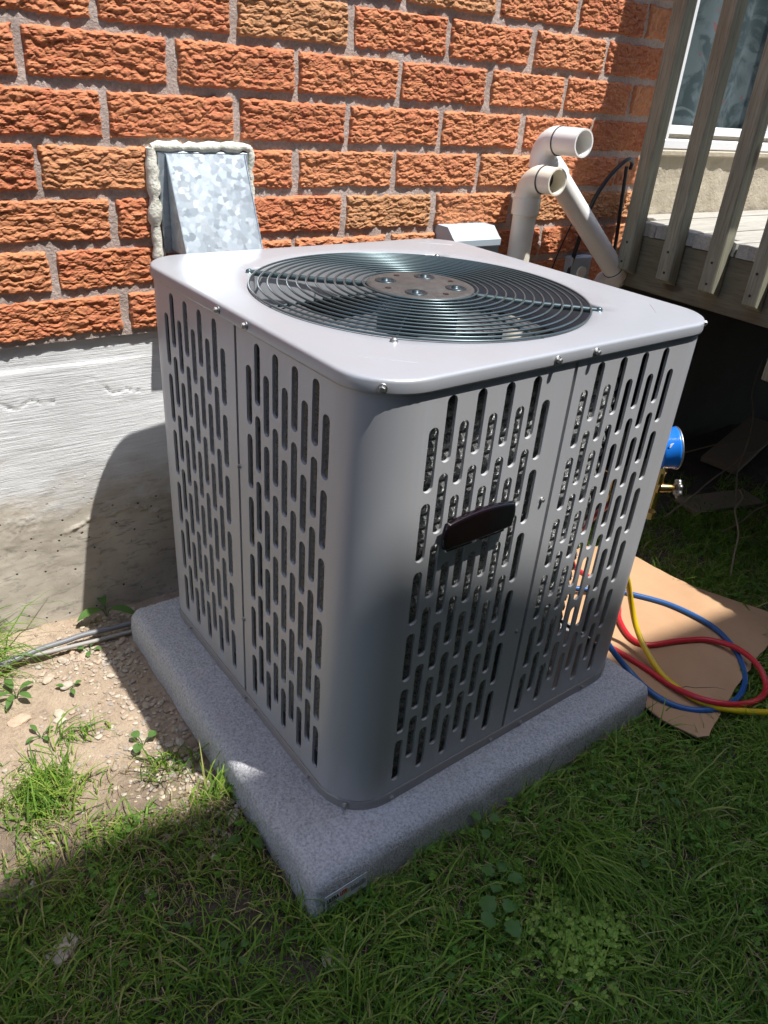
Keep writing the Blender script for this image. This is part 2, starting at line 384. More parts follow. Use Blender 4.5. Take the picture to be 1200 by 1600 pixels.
gg = n.nodes.new('ShaderNodeNewGeometry'); n.links.new(math_(n,'MULTIPLY',math_(n,'MULTIPLY',fr.outputs[0],1.3),math_(n,'SUBTRACT',1.0,gg.outputs['Backfacing'])), ms.inputs[0]); n.links.new(tp.outputs[0], ms.inputs[1]); n.links.new(gl.outputs[0], ms.inputs[2]); n.links.new(ms.outputs[0], n.nodes['Material Output'].inputs[0])
M_CURTAIN, n, b = mat('printed_curtain', rough=.9); vec = coords(n, (1,1,1.3)); f = noise(n, vec, 9, 5, .6, 1.2); g = noise(n, vec, 5, 4, .6, 1)
c = mix(n, ramp(n, f, [(.42,0),(.55,1)]), (.09,.11,.12), (.22,.24,.26)); c = mix(n, ramp(n, g, [(.6,0),(.66,.8)]), c, (.40,.41,.42)); c = mix(n, ramp(n, noise(n, vec, 22, 2), [(.66,0),(.7,.7)]), c, (.45,.12,.11))
n.links.new(c, b.inputs['Base Color'])
M_ROOM, n, b = mat('dark_room', (.04,.04,.045), .9)
# cardboard
M_CARD, n, b = mat('brown_cardboard', rough=.85); vec = coords(n); f = noise(n, vec, 4, 5, .6); g = noise(n, coords(n,(1,60,1)), 3, 3)
c = mix(n, ramp(n, f, [(.35,0),(.7,1)]), (.38,.225,.12), (.47,.295,.165)); c = mix(n, ramp(n, noise(n, vec, 45, 4, .7), [(.66,0),(.75,.5)]), c, (.25,.15,.08)); n.links.new(c, b.inputs['Base Color']); bump(n, b, g, .06, .002)
def rubber(name, col): m, n, b = mat(name, col, .38); f = noise(n, coords(n), 60, 3); bump(n, b, f, .1, .001); return m
M_RED = rubber('red_hose', (.50,.018,.03)); M_BLUE = rubber('blue_hose', (.015,.085,.26)); M_YEL = rubber('yellow_hose', (.62,.42,.01))
M_GBLUE, n, b = mat('blue_gauge_paint', (.01,.16,.62), .25); M_GRED, n, b = mat('red_gauge_paint', (.62,.02,.02), .25)
M_BRASS, n, b = mat('brass', (.62,.42,.16), .25, 1.0)
M_WHITE, n, b = mat('white_label', (.75,.75,.74), .5)
M_STICK, n, b = mat('sticker_film', (.62,.63,.66), .35); M_INK, n, b = mat('sticker_dark_ink', (.02,.02,.05), .5); M_INKR, n, b = mat('sticker_red_ink', (.45,.02,.04), .5); M_INKG, n, b = mat('sticker_grey_ink', (.20,.21,.27), .5)
M_TWIG, n, b = mat('dry_twig_bark', (.24,.18,.12), .9)
M_ROOF, n, b = mat('carport_grey_roofing', (.22,.22,.22), .9); f = noise(n, coords(n), 40, 4); bump(n, b, f, .5, .01)
M_NWALL, n, b = mat('neighbour_brown_brick', (.05,.05,.05), .9); f = noise(n, coords(n), 12, 4); bump(n, b, f, .4, .01)
M_PANEDARK, n, b = mat('dark_window_pane', (.03,.035,.04), .05)
M_POST, n, b = mat('eave_soffit_white', (.7,.7,.68), .6)

# ================================================================== GROUND
def axis_lines(lo, hi, step, far):
    core = np.arange(lo, hi+1e-9, step); t = np.array([.05,.15,.4,1,2.5,6,15,35,80,far])
    return np.concatenate([(lo-t)[::-1], core, hi+t])
gx = axis_lines(-.6, 3.3, .012, 160); gy = axis_lines(-2.3, .25, .012, 160)
X, Y = np.meshgrid(gx, gy); Z = gz(X, Y); far = np.maximum(np.maximum(np.abs(X-1.3)-2.2, np.abs(Y+1)-1.5), 0)
Z = np.where(far > 0, Z*np.exp(-far*2)-.004*(1-np.exp(-far)), Z)
inpad = (X > .50) & (X < 1.36) & (Y > -.94) & (Y < -.13); Z = np.where(inpad, np.minimum(Z, -.012), Z)
ny, nx = X.shape; I = np.arange(nx*ny).reshape(ny, nx)
F = np.stack([I[:-1,:-1].ravel(), I[:-1,1:].ravel(), I[1:,1:].ravel(), I[1:,:-1].ravel()], 1)
tag(link('ground', np_mesh('ground', np.stack([X.ravel(),Y.ravel(),Z.ravel()],1), F, M_SOIL, True)), 'bare sandy soil under the lawn and along the house wall', None, None, 'structure')

# ================================================================== BRICK WALL
H0, CH, BL = .6953, .092, .2649
def brick_mesh(seed, L=.2530, Hh=.0795, nx=124, nz=42, amp=.0070, depth=.05):
    xs = np.linspace(-L/2, L/2, nx); zs = np.linspace(-Hh/2, Hh/2, nz); X, Z = np.meshgrid(xs, zs)
    wx = X + (fbm(X*60+seed*9.1, Z*60, seed, 3)-.5)*.016; wz = Z + (fbm(X*55+3.3, Z*75+seed*5.7, seed+5, 3)-.5)*.013
    Hf = np.zeros_like(X)
    for sx, sz, a, s in ((.0185,.0085,1.0,1),(.0098,.0050,.55,2),(.0048,.0029,.30,3)):
        cx = wx/sx; cz = wz/sz; ix = np.floor(cx).astype(np.int64); iz = np.floor(cz).astype(np.int64)
        best = np.zeros_like(X)
        for dx in (-1,0,1):
            for dz in (-1,0,1):
                jx = ix+dx; jz = iz+dz; px = jx+.15+.7*hsh(jx,jz,seed*31+s*7); pz = jz+.15+.7*hsh(jx,jz,seed*37+s*11+1)
                ex = (cx-px)/.95; ez = (cz-pz)/.85; r2 = ex*ex+ez*ez
                hh = (.45+.75*hsh(jx,jz,seed*41+s*13+2))*np.sqrt(np.clip(1-r2,0,1))*(1-.38*np.clip(ez,-1,1))
                best = np.maximum(best, hh)
        Hf += a*best
    Hf = Hf/1.35 + (fbm(X*14, Z*20+seed, seed+9, 2)-.5)*.5
    d = np.minimum(L/2-np.abs(X), Hh/2-np.abs(Z)); n_ = (fbm(X*70+seed, Z*70, seed+3, 3)-.5)*.0075
    e = np.clip((d+n_)/.006, 0, 1)**.6
    Yv = -(amp*Hf*e) + .0045*(1-e) + .002
    Xo = X*(1+0*X); V = np.stack([Xo.ravel(), Yv.ravel(), Z.ravel()], 1)
    I = np.arange(nx*nz).reshape(nz, nx)
    F = np.stack([I[:-1,:-1].ravel(), I[:-1,1:].ravel(), I[1:,1:].ravel(), I[1:,:-1].ravel()], 1)
    ring = np.concatenate([I[0,:], I[1:,-1], I[-1,-2::-1], I[-2:0:-1,0]]); m = len(ring); o = len(V)
    Vb = V[ring].copy(); Vb[:,1] = depth; V = np.vstack([V, Vb]); k = np.arange(m); k2 = (k+1) % m
    F = np.vstack([F, np.stack([ring[k2], ring[k], o+k, o+k2], 1)])
    return V, F
wall = thing('brick_wall', (1.3,0,H0), 'rough orange brick house wall with pale pinkish mortar joints, above the concrete foundation', 'brick wall')
NV = 12; BM = []
for s in range(NV):
    V, F = brick_mesh(s+1); BM.append(np_mesh('brick', V, F, M_BRICK, False))
V, F = brick_mesh(40, L=.253/2-.006, nx=52); HM = [np_mesh('half_brick', V, F, M_BRICK, False)]
X0 = .4395
WX0, WX1 = 2.19, 3.35          # window opening
cut = (.636, .862, .86, 1.066)  # vent opening stays behind the flange
cnt = 0; last = -1; lowres_pos = []
for k in range(0, 22):
    off = 0 if k % 2 else .131
    for i in range(-12, 20):
        jit = random.uniform(-.004, .004)
        xl_ = X0+off+i*BL; xc = xl_+BL/2+jit; zc = H0+(k+.5)*CH+.002
        inwin = xc+BL/2 > WX0 and xc-BL/2 < WX1 and k < 14
        if inwin:
            if xc-BL/2 < WX0-.05 and xc < WX0+.06:   # cut brick beside the window
                wdt = WX0-.012-(xc-BL/2+.005)
                if wdt > .03: lowres_pos.append((xc-BL/2+.005+wdt/2, zc, wdt))
            elif xc+BL/2 > WX1+.05 and xc > WX1-.06:
                wdt = (xc+BL/2-.005)-WX1-.012
                if wdt > .03: lowres_pos.append((WX1+.012+wdt/2, zc, wdt))
            continue
        near = -.45 < xc < 2.3 and k < 14
        if near:
            v = random.randrange(NV)
            while v == last: v = random.randrange(NV)
            last = v
            o = link('brick', BM[v], wall, (xc-1.3, random.uniform(-.0012,.0016), zc-H0), (0, random.uniform(-.006,.006), 0)); cnt += 1
        else: lowres_pos.append((xc, zc, .253))
cache = {}
VV = []; FF = []; o_ = 0
for q, (xc, zc, wd) in enumerate(lowres_pos):
    key = (round(wd,3), q % 3)
    if key not in cache: cache[key] = brick_mesh(60+len(cache), L=wd, nx=max(8,int(wd/.0085)), nz=11)
    V, F = cache[key]; V = V.copy(); V[:,0] += xc-1.3; V[:,2] += zc-H0; VV.append(V); FF.append(F+o_); o_ += len(V)
fb = link('outer_bricks', np_mesh('outer_bricks', np.vstack(VV), np.vstack(FF), M_BRICK), wall); fb['kind'] = 'stuff'
m = MB()
WT = H0+22*CH
def mortar_grid(x0, x1, z0, z1, st=.012):
    nx_ = max(2, int((x1-x0)/st)); nz_ = max(2, int((z1-z0)/st)); xs = np.linspace(x0,x1,nx_); zs = np.linspace(z0,z1,nz_); X, Z = np.meshgrid(xs, zs)
    Yv = .0012+(fbm(X*45,Z*45,4,3)-.5)*.005; I = np.arange(nx_*nz_).reshape(nz_, nx_)
    m.add(np.stack([X.ravel()-1.3,Yv.ravel(),Z.ravel()-H0],1).tolist(), np.stack([I[:-1,:-1].ravel(), I[:-1,1:].ravel(), I[1:,1:].ravel(), I[1:,:-1].ravel()], 1).tolist(), True)
mortar_grid(-.5, WX0, H0, H0+13*CH, .009); mortar_grid(WX1, 5.4, H0, WT, .03); mortar_grid(-2.9, -.5, H0, WT, .03); mortar_grid(-.5, WX1, H0+13*CH, WT, .03)
m.build('mortar', M_MORTAR, wall)
m = MB(); m.box((-4.2,.03,0), (WX0-1.3,.22,WT-H0)); m.box((WX1-1.3,.03,0),(4.1,.22,WT-H0)); m.box((WX0-1.3,.03,14*CH),(WX1-1.3,.22,WT-H0)); m.build('wall_core', M_MORTAR, wall)

# ---- foundation
xs = np.concatenate([np.arange(-2.9,0,.03), np.arange(0,.72,.0032), np.arange(.72,5.4,.02)]); zs = np.concatenate([np.arange(-.15,.2,.008), np.arange(.2,H0-.004,.0045), [H0+.001]])
X, Z = np.meshgrid(xs, zs)
Yv = .008 + (fbm(X*3,Z*5,8,2)-.5)*.008 + (fbm(X*14,Z*50,9,3)-.5)*.0012 + np.where(Z < .25, (fbm(X*30,Z*60,12,3)-.5)*.0022, 0)
Yv = np.where(Z > H0-.05, np.minimum(Yv, .0115)*0+.009, Yv)
def near_line(q, wn):
    d = np.full(X.shape, 9.0); nx_ = X+(fbm(X*30,Z*30,wn,3)-.5)*.02; nz_ = Z+(fbm(X*34+5,Z*34,wn+3,3)-.5)*.022
    for (ax_,az_),(bx_,bz_) in zip(q[:-1],q[1:]):
        L2 = (bx_-ax_)**2+(bz_-az_)**2; t = np.clip(((nx_-ax_)*(bx_-ax_)+(nz_-az_)*(bz_-az_))/L2,0,1); d = np.minimum(d, np.hypot(nx_-ax_-t*(bx_-ax_), nz_-az_-t*(bz_-az_)))
    return d
rid = near_line([(.386,.255),(.426,.265),(.471,.273),(.509,.277),(.539,.279),(.583,.253),(.70,.245)], 41)   # ragged ledge left by the form board
Yv = Yv - .0042*np.exp(-(rid/.0042)**2)*np.clip(fbm(X*95,Z*120,44,3)*2.6-.75,0,1.4)
for q, wn in (([(.20,.575),(.302,.576),(.337,.568),(.358,.585),(.381,.570),(.409,.570)],51), ([(.466,.611),(.489,.602),(.507,.584),(.54,.570),(.60,.560)],54)):
    Yv = Yv + .0034*np.exp(-(near_line(q, wn)/.0016)**2)*np.clip((fbm(X*22,Z*22,wn+7,2)-.25)*6,0,1)          # cracks in the parging
rp = np.exp(-(((X-.305)/.045)**2+((Z-.295)/.040)**2)); Yv = Yv - rp*(np.abs(fbm(X*170,Z*230,57,3)-.5)*.011)
I = np.arange(X.size).reshape(X.shape)
F = np.stack([I[:-1,:-1].ravel(), I[:-1,1:].ravel(), I[1:,1:].ravel(), I[1:,:-1].ravel()], 1)
fo = thing('foundation_wall', (1.3,0,0), 'poured concrete foundation, brushed white on top and bare tan below, under the brick wall', 'foundation')
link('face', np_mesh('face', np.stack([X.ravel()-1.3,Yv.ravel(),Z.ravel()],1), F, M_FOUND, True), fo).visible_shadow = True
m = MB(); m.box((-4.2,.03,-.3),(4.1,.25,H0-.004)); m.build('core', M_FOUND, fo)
# ---- window with its sill block
win = thing('window', (2.77,0,1.08), 'white vinyl basement window with a mottled grey curtain, behind the deck balusters', 'window')
def wbox(nm, a, b_, mt, par=win, bev=.003):
    return MB().box((a[0]-2.77,a[1],a[2]-1.08),(b_[0]-2.77,b_[1],b_[2]-1.08), bev).build(nm, mt, par)
wz0, wz1 = 1.084, H0+14*CH-.01
fr_ = MB()
for a, b_ in (((WX0+.004,-.022,wz0),(WX1-.004,.06,wz0+.026)), ((WX0+.004,-.022,wz1-.03),(WX1-.004,.06,wz1)), ((WX0+.004,-.018,wz0+.026),(WX0+.026,.06,wz1-.03)), ((WX1-.026,-.018,wz0+.026),(WX1-.004,.06,wz1-.03))):
    fr_.box((a[0]-2.77,a[1],a[2]-1.08),(b_[0]-2.77,b_[1],b_[2]-1.08), .003)
fro = fr_.build('frame', M_VINYL, win)
sash = MB()
for a, b_ in (((WX0+.028,.000,wz0+.040),(WX1-.028,.05,wz0+.062)), ((WX0+.028,.0,wz1-.055),(WX1-.028,.05,wz1-.032)), ((WX0+.034,.004,wz0+.062),(WX0+.050,.05,wz1-.055)), ((WX1-.050,.004,wz0+.062),(WX1-.034,.05,wz1-.055)), ((2.74,.004,wz0+.062),(2.78,.05,wz1-.055))):
    sash.box((a[0]-2.77,a[1],a[2]-1.08),(b_[0]-2.77,b_[1],b_[2]-1.08), .003)
sash.build('sash', M_VINYL, win)
wbox('sill_track', (WX0+.028,.02,wz0+.0265), (WX1-.028,.055,wz0+.0395), M_SILL, win, 0)
for a, b_ in (((WX0+.051,.022,wz0+.063),(2.739,.026,wz1-.056)), ((2.781,.022,wz0+.063),(WX1-.051,.026,wz1-.056))): wbox('pane', a, b_, M_GLASS, win, 0)
# curtain, gently folded
xs = np.linspace(WX0+.03, WX1-.03, 180); zs = np.linspace(wz0+.03, wz1-.02, 6); X, Z = np.meshgrid(xs, zs)
Yv = .085+.010*np.sin(X*46+1.2*np.sin(X*9)); I = np.arange(X.size).reshape(X.shape)
F = np.stack([I[:-1,:-1].ravel(), I[:-1,1:].ravel(), I[1:,1:].ravel(), I[1:,:-1].ravel()], 1)
link('curtain', np_mesh('curtain', np.stack([X.ravel()-2.77,Yv.ravel(),Z.ravel()-1.08],1), F, M_CURTAIN, True), win)
m = MB(); m.box((WX0-2.77-.02,.13,-.0),(WX1-2.77+.02,.16,1.1)); m.build('room_back', M_ROOM, win)
sb = MB(); xs = np.linspace(2.165, 3.38, 90); zs = np.linspace(H0-.001, 1.066, 34); X, Z = np.meshgrid(xs, zs); Yv = -.010+(fbm(X*25,Z*25,21,4)-.5)*.010
I = np.arange(X.size).reshape(X.shape); sb.add(np.stack([X.ravel()-2.77,Yv.ravel(),Z.ravel()-.88],1).tolist(), np.stack([I[:-1,:-1].ravel(), I[:-1,1:].ravel(), I[1:,1:].ravel(), I[1:,:-1].ravel()], 1).tolist(), True)
sb.box((2.166-2.77,.002,H0-.88),(3.379-2.77,.20,1.064-.88)); sbo = sb.build('window_base_block', M_SILL)
sbo.location = (2.77,0,.88); tag(sbo, 'beige stuccoed concrete block below the white window, above the deck boards', 'concrete block')
MB().box((2.155-2.77,-.024,1.064-.88),(3.39-2.77,.2,1.0825-.88),.004).build('cap', M_SILL, sbo)

# ================================================================== DRYER VENT
vent = thing('dryer_vent_hood', (.757,0,.86), 'galvanised metal vent hood sealed with cream foam, on the bricks left of the unit', 'vent hood')
vx = lambda x: x-.757
VC = M_GALV
m = MB(); m.box((vx(.660),-.014,0),(vx(.852),.0,1.052-.86),.002); m.build('flange', M_GALV, vent)
m = MB()   # hood: slanted front, triangular cheeks, open bottom
a0,a1,z1_,zb,fy = vx(.676),vx(.843),1.048-.86,.868-.86,-.098
m.add([(a0,-.015,z1_),(a1,-.015,z1_),(a1,fy,zb),(a0,fy,zb)], [(0,3,2,1)])
m.add([(a0,-.015,z1_),(a0,fy,zb),(a0,-.015,zb)], [(0,2,1)]); m.add([(a1,-.015,z1_),(a1,fy,zb),(a1,-.015,zb)], [(0,1,2)])
m.add([(a0+.003,-.015,zb),(a1-.003,-.015,zb),(a1-.003,fy+.006,zb+.002),(a0+.003,fy+.006,zb+.002)], [(0,1,2,3)])
m.tube([(a0,-.016,z1_),(a0,fy,zb)], .0016, 6); m.tube([(a1,-.016,z1_),(a1,fy,zb)], .0016, 6); m.tube([(a0,fy,zb),(a1,fy,zb)], .0018, 6)
m.build('hood', M_GALV, vent)
m = MB()
def bead(p, q, r, nseg, amp):
    P = []
    for i in range(nseg+1):
        t = i/nseg; P.append((p[0]+(q[0]-p[0])*t+random.uniform(-amp,amp), p[1]+random.uniform(-amp,amp)*.5, p[2]+(q[2]-p[2])*t+random.uniform(-amp,amp)))
    return P, [r*random.uniform(.75,1.35) for _ in P]
for p, q, r in (((vx(.648),-.008,-.01),(vx(.650),-.008,.198),.0115), ((vx(.650),-.008,.199),(vx(.858),-.008,.201),.0085), ((vx(.859),-.008,.199),(vx(.860),-.008,-.01),.0075)):
    P, rr = bead(p, q, r, 16, .0025); m.tube(P, rr, 10)
m.build('foam_sealant', M_CAULK, vent)

# ================================================================== CONDENSER PAD
PX, PY, PW, PD, PYAW, PZ = .4922, -.9652, .8792, .8455, .0263, .0875
pad = thing('condenser_pad', (0,0,0), 'speckled grey lightweight pad with rounded edges, under the condenser on the grass', 'equipment pad')
pc = Vector((cos(PYAW)*PW/2-sin(PYAW)*PD/2+PX, sin(PYAW)*PW/2+cos(PYAW)*PD/2+PY, 0)); pad.location = pc; pad.rotation_euler = (0,0,PYAW)
def rr_pt(ang, hx, hy, r):
    """point where the ray at angle ang meets a rounded rectangle"""
    dx, dy = cos(ang), sin(ang); t = min(hx/abs(dx) if abs(dx) > 1e-9 else 1e9, hy/abs(dy) if abs(dy) > 1e-9 else 1e9)
    x, y = dx*t, dy*t; cx, cy = hx-r, hy-r
    if abs(x) > cx and abs(y) > cy:
        sx, sy = math.copysign(cx, x), math.copysign(cy, y); bq = dx*sx+dy*sy; cq = sx*sx+sy*sy-r*r
        t = bq+sqrt(max(0, bq*bq-cq)); x, y = dx*t, dy*t
    return x, y
def rr_loop(hx, hy, r, n):
    # even spacing along the outline
    P = []; per = [(1,0),(0,1),(-1,0),(0,-1)]; pts = []
    seq = [(hx-r, hy-r, 0), (-(hx-r), hy-r, pi/2), (-(hx-r), -(hy-r), pi), (hx-r, -(hy-r), 3*pi/2)]
    for k in range(4):
        cx, cy, a0 = seq[k]
        for i in range(9): a = a0+pi/2*i/8; pts.append((cx+r*cos(a), cy+r*sin(a)))
    pts.append(pts[0]); d = [0]
    for i in range(len(pts)-1): d.append(d[-1]+math.dist(pts[i], pts[i+1]))
    for i in range(n):
        s = d[-1]*i/n; j = max(0, np.searchsorted(d, s, side='right')-1); j = min(j, len(pts)-2); t = (s-d[j])/max(1e-9, d[j+1]-d[j])
        P.append((pts[j][0]+(pts[j+1][0]-pts[j][0])*t, pts[j][1]+(pts[j+1][1]-pts[j][1])*t))
    return P
NP = 360
prof = [(0,-.01),(0,.012),(.001,.035),(.002,.060),(.004,.069),(.008,.0765),(.014,.0820),(.022,.0852),(.036,.0868),(.056,PZ)] + [(.056+i*.012, PZ) for i in range(1,14)]
VV = []
for ins, z in prof:
    for (x, y) in rr_loop(PW/2-ins, PD/2-ins, .013+max(0,.0-ins), NP):
        VV.append((x, y, z))
VV = np.array(VV); nr = len(prof)
wob = (fbm(VV[:,0]*9+5, VV[:,1]*9+VV[:,2]*14, 31, 3)-.5)*.006; peb = (fbm(VV[:,0]*150, VV[:,1]*150+VV[:,2]*130, 33, 2)-.5)*.0035
up = np.clip(VV[:,2]/PZ, 0, 1)
VV[:,2] += peb*up + wob*up*.5; sc = 1+(wob+peb)/.44; VV[:,0] *= sc; VV[:,1] *= sc
FF = [(i*NP+k, i*NP+(k+1)%NP, (i+1)*NP+(k+1)%NP, (i+1)*NP+k) for i in range(nr-1) for k in range(NP)]
m = MB(); m.add(VV.tolist(), FF, True); m.add([tuple(p) for p in VV[-NP:]], [tuple(range(NP))]); m.build('slab', M_PAD, pad)
# printed sticker on the front-left corner
stk = MB().box((0,-.0006,0),(.082,.0004,.034)).build('sticker', M_STICK, pad)
stk.location = (-PW/2+.020, -PD/2-.0035, .016); stk.rotation_euler = (R(-4), R(-1.5), 0)
def text(s, size, loc, mt, par, name='lettering', sx=1.0, bold=.0):
    cu = bpy.data.curves.new('t', 'FONT'); cu.body = s; cu.size = size; cu.extrude = .0002; cu.offset = bold; cu.resolution_u = 3
    to = bpy.data.objects.new('t', cu); COL.objects.link(to)
    dg = bpy.context.evaluated_depsgraph_get(); me = bpy.data.meshes.new_from_object(to.evaluated_get(dg)); bpy.data.objects.remove(to)
    me.materials.clear(); me.materials.append(mt); o = link(name, me, par, loc, (R(90),0,0)); o.scale = (sx,1,1); return o
text('ULTRA', .0125, (.003,-.0010,.0175), M_INK, stk, sx=.60, bold=.0005); text('LITE', .0125, (.0285,-.0010,.0175), M_INKR, stk, sx=.60, bold=.0005)
g = MB(); random.seed(3); x = .003
while x < .026: wd = random.uniform(.0009,.0022); g.box((x,-.0011,.0095),(x+wd,-.0007,.0125)); x += wd+.0007
x = .050
while x < .078: wd = random.uniform(.0008,.0016); hh = random.choice((.010,.014)); g.box((x,-.0011,.012),(x+wd,-.0007,.012+hh)); x += wd+.0013
g.build('small_print', M_INKG, stk)['kind'] = 'stuff'

# ================================================================== CONDENSER UNIT
UX, UY, UW, UD, UYAW = .5909, -.8959, .76, .7566, .0437
ZB, ZT = .0885, .8851
cu, su = cos(UYAW), sin(UYAW)
ac = thing('air_conditioner', (UX+cu*UW/2-su*UD/2, UY+su*UW/2+cu*UD/2, ZB), 'greige central air conditioner with slotted sides and round wire fan guard, on its pad', 'air conditioner', None, UYAW)
L3 = lambda u, v, z: (u-UW/2, v-UD/2, z-ZB)
RC = .088
def perim(side, a, off=0.0):
    """point of the cabinet outline: side 0 front, 1 right, 2 back, 3 left; a runs counter-clockwise; off = outward"""
    i = .0045
    if side == 0: return (a, i-off)
    if side == 1: return (UW-i+off, a)
    if side == 2: return (UW-a, UD-i+off)
    return (i-off, UD-a)
def slen(side): return UW if side in (0,2) else UD
def corner(side, t, off=0.0):
    """arc that follows side 'side', t 0..1"""
    i = .0045; r = RC-i; cxy = [(UW-RC,RC),(UW-RC,UD-RC),(RC,UD-RC),(RC,RC)][side]; a = -pi/2+side*pi/2+t*pi/2
    return (cxy[0]+(r+off)*cos(a), cxy[1]+(r+off)*sin(a))
SW, SL, SP = .0087, .0985, .1155
ZP0, ZP1 = .1105, .868
def slots_column(m, side, a, wl, wr, top, rows):
    """one column of slots: strips of cells with real holes and inward lips"""
    def pt(x, z, off=0.0): u, v = perim(side, a+x, off); return L3(u, v, z)
    zlast = ZP1
    for k in range(rows):
        t = top-k*SP; b_ = t-SL; ct = t-SW; cb = b_+SW
        cell1 = t+(SP-SL)/2; cell0 = b_-(SP-SL)/2
        if k == 0: m.add([pt(-wl,cell1),pt(wr,cell1),pt(wr,ZP1),pt(-wl,ZP1)], [(0,1,2,3)])
        if k == rows-1: m.add([pt(-wl,ZP0),pt(wr,ZP0),pt(wr,cell0),pt(-wl,cell0)], [(0,1,2,3)])
        for sgn, zc, zc2 in ((1,ct,cell1),(-1,cb,cell0)):
            hgt = abs(zc2-zc); a1 = math.atan2(hgt, wr); a2 = pi-math.atan2(hgt, wl)
            th = sorted(set([0, pi] + [pi*i/10 for i in range(11)] + [a1, a2])); inn = []; out = []
            for q in th:
                inn.append((SW*cos(q), zc+sgn*SW*sin(q))); w_ = wr if cos(q) >= 0 else wl
                s_ = min(w_/abs(cos(q)) if abs(cos(q)) > 1e-6 else 1e9, hgt/sin(q) if sin(q) > 1e-6 else 1e9); out.append((s_*cos(q), zc+sgn*s_*sin(q)))
            n_ = len(th); vs = [pt(*p) for p in inn]+[pt(*p) for p in out]
            m.add(vs, [(i, n_+i, n_+i+1, i+1) if sgn > 0 else (i+1, n_+i+1, n_+i, i) for i in range(n_-1)])
            lip = [pt(p[0]*.90, zc+(p[1]-zc)*.90, -.0042) for p in inn]
            m.add([pt(*p) for p in inn]+lip, [(i, i+1, n_+i+1, n_+i) for i in range(n_-1)], True)
        m.add([pt(SW,cb),pt(wr,cb),pt(wr,ct),pt(SW,ct)], [(0,1,2,3)]); m.add([pt(-wl,cb),pt(-SW,cb),pt(-SW,ct),pt(-wl,ct)], [(0,1,2,3)])
        for sg in (-1,1):
            m.add([pt(sg*SW,cb),pt(sg*SW,ct),pt(sg*SW*.9,ct,-.0042),pt(sg*SW*.9,cb,-.0042)], [(0,1,2,3)])
def strip(m, side, a0, a1, off0=0, off1=0, z0=None, z1=None):
    z0 = ZP0 if z0 is None else z0; z1 = ZP1 if z1 is None else z1
    p = perim(side, a0, off0); q = perim(side, a1, off1)
    m.add([L3(*p,z0),L3(*q,z0),L3(*q,z1),L3(*p,z1)], [(0,1,2,3)])
def arc(m, side, off=0.0, z0=None, z1=None, n=14):
    z0 = ZP0 if z0 is None else z0; z1 = ZP1 if z1 is None else z1
    vs = [L3(*corner(side, i/n, off), z) for z in (z0,z1) for i in range(n+1)]
    m.add(vs, [(i, i+1, n+2+i, n+1+i) for i in range(n)], True)
def half(m, side, near, cols, seam, trunc=None):
    """slotted half of a side; cols = slot centres (a), ends run to the seam or the corner"""
    L = slen(side); lo, hi = (RC, seam) if near else (seam, L-RC)
    if trunc: hi = trunc
    cols = [c for c in cols if lo+.006 < c < hi-.004]
    edges = [lo]+[(cols[i]+cols[i+1])/2 for i in range(len(cols)-1)]+[hi]
    edges[0] = max(lo, cols[0]-.0137); edges[-1] = min(hi, cols[-1]+.0137)
    if edges[0] > lo: strip(m, side, lo, edges[0])
    if edges[-1] < hi: strip(m, side, edges[-1], hi)
    return cols, edges
LOW, HIGH = .8115, .8525
grpN = [.107+.0272*k for k in range(9)]; grpF = [.412+.0281*k for k in range(9)]
def fill(m, side, near, seam):
    L = slen(side); front = side in (0,2)
    # left/right sides mirror the front: there a = D - v
    if side == 0 or side == 2: base = grpN if near else grpF
    else: base = sorted(L-c for c in (grpF if near else grpN))
    cols, edges = half(m, side, near, base, seam)
    for i, c in enumerate(cols):
        slots_column(m, side, c, c-edges[i], edges[i+1]-c, LOW if i % 2 == 0 else HIGH, 6)
SEAM0, SEAM3 = .3755, UD-.370
def panel(name, sides):
    m = MB()
    for f in sides: f(m)
    return m.build(name, M_PAINT, ac)
def seam_lip(m, side, a, w_=.0075):    # folded edge and the dark recessed joint beside it
    strip(m, side, a, a+.0012, 0, -.009); strip(m, side, a+.0012, a+w_-.001, -.009, -.009); strip(m, side, a+w_-.001, a+w_, -.009, 0)
# front-left corner panel: left side (near half, a from seam) round to the front seam
panel('slotted_corner_panel', [lambda m: fill(m,3,False,SEAM3+.0075), lambda m: arc(m,3), lambda m: fill(m,0,True,SEAM0), lambda m: seam_lip(m,0,SEAM0)])
# front-right corner panel, wraps a little onto the right side
def fr_end(m): strip(m,1,RC,.118); strip(m,1,.118,.1185,0,-.012)
panel('slotted_corner_panel', [lambda m: fill(m,0,False,SEAM0+.0075), lambda m: arc(m,0), fr_end])
# back-left corner panel
panel('slotted_corner_panel', [lambda m: fill(m,2,False,.379), lambda m: arc(m,2), lambda m: fill(m,3,True,SEAM3), lambda m: seam_lip(m,3,SEAM3)])
# back-right: plain service cover behind the gauge opening
def br(m): strip(m,1,.50,UD-RC); strip(m,1,.499,.50,-.012,0); arc(m,1); fill(m,2,True,.372); seam_lip(m,2,.372)
panel('rear_corner_panel', [br])
# base pan
m = MB(); nb = 120
lp = [rr_loop(UW/2-.003+o, UD/2-.003+o, RC, nb) for o in (-.001,.0012,.0012,.0,-.004)]; hz = [ZB-.004,ZB,.1065,.1095,.1098]
vs = [(x,y,z-ZB) for P,z in zip(lp,hz) for x,y in P]
m.add(vs, [(i*nb+k,i*nb+(k+1)%nb,(i+1)*nb+(k+1)%nb,(i+1)*nb+k) for i in range(4) for k in range(nb)], False)
m.add([(x*.985,y*.985,.1098-ZB) for x,y in lp[0]]+[(x,y,.1098-ZB) for x,y in lp[4]], [(k,(k+1)%nb,nb+(k+1)%nb,nb+k) for k in range(nb)])
m.add([(x*.985,y*.985,.100-ZB) for x,y in lp[0]], [tuple(range(nb))])
m.build('base_pan', M_PANLIP, ac)
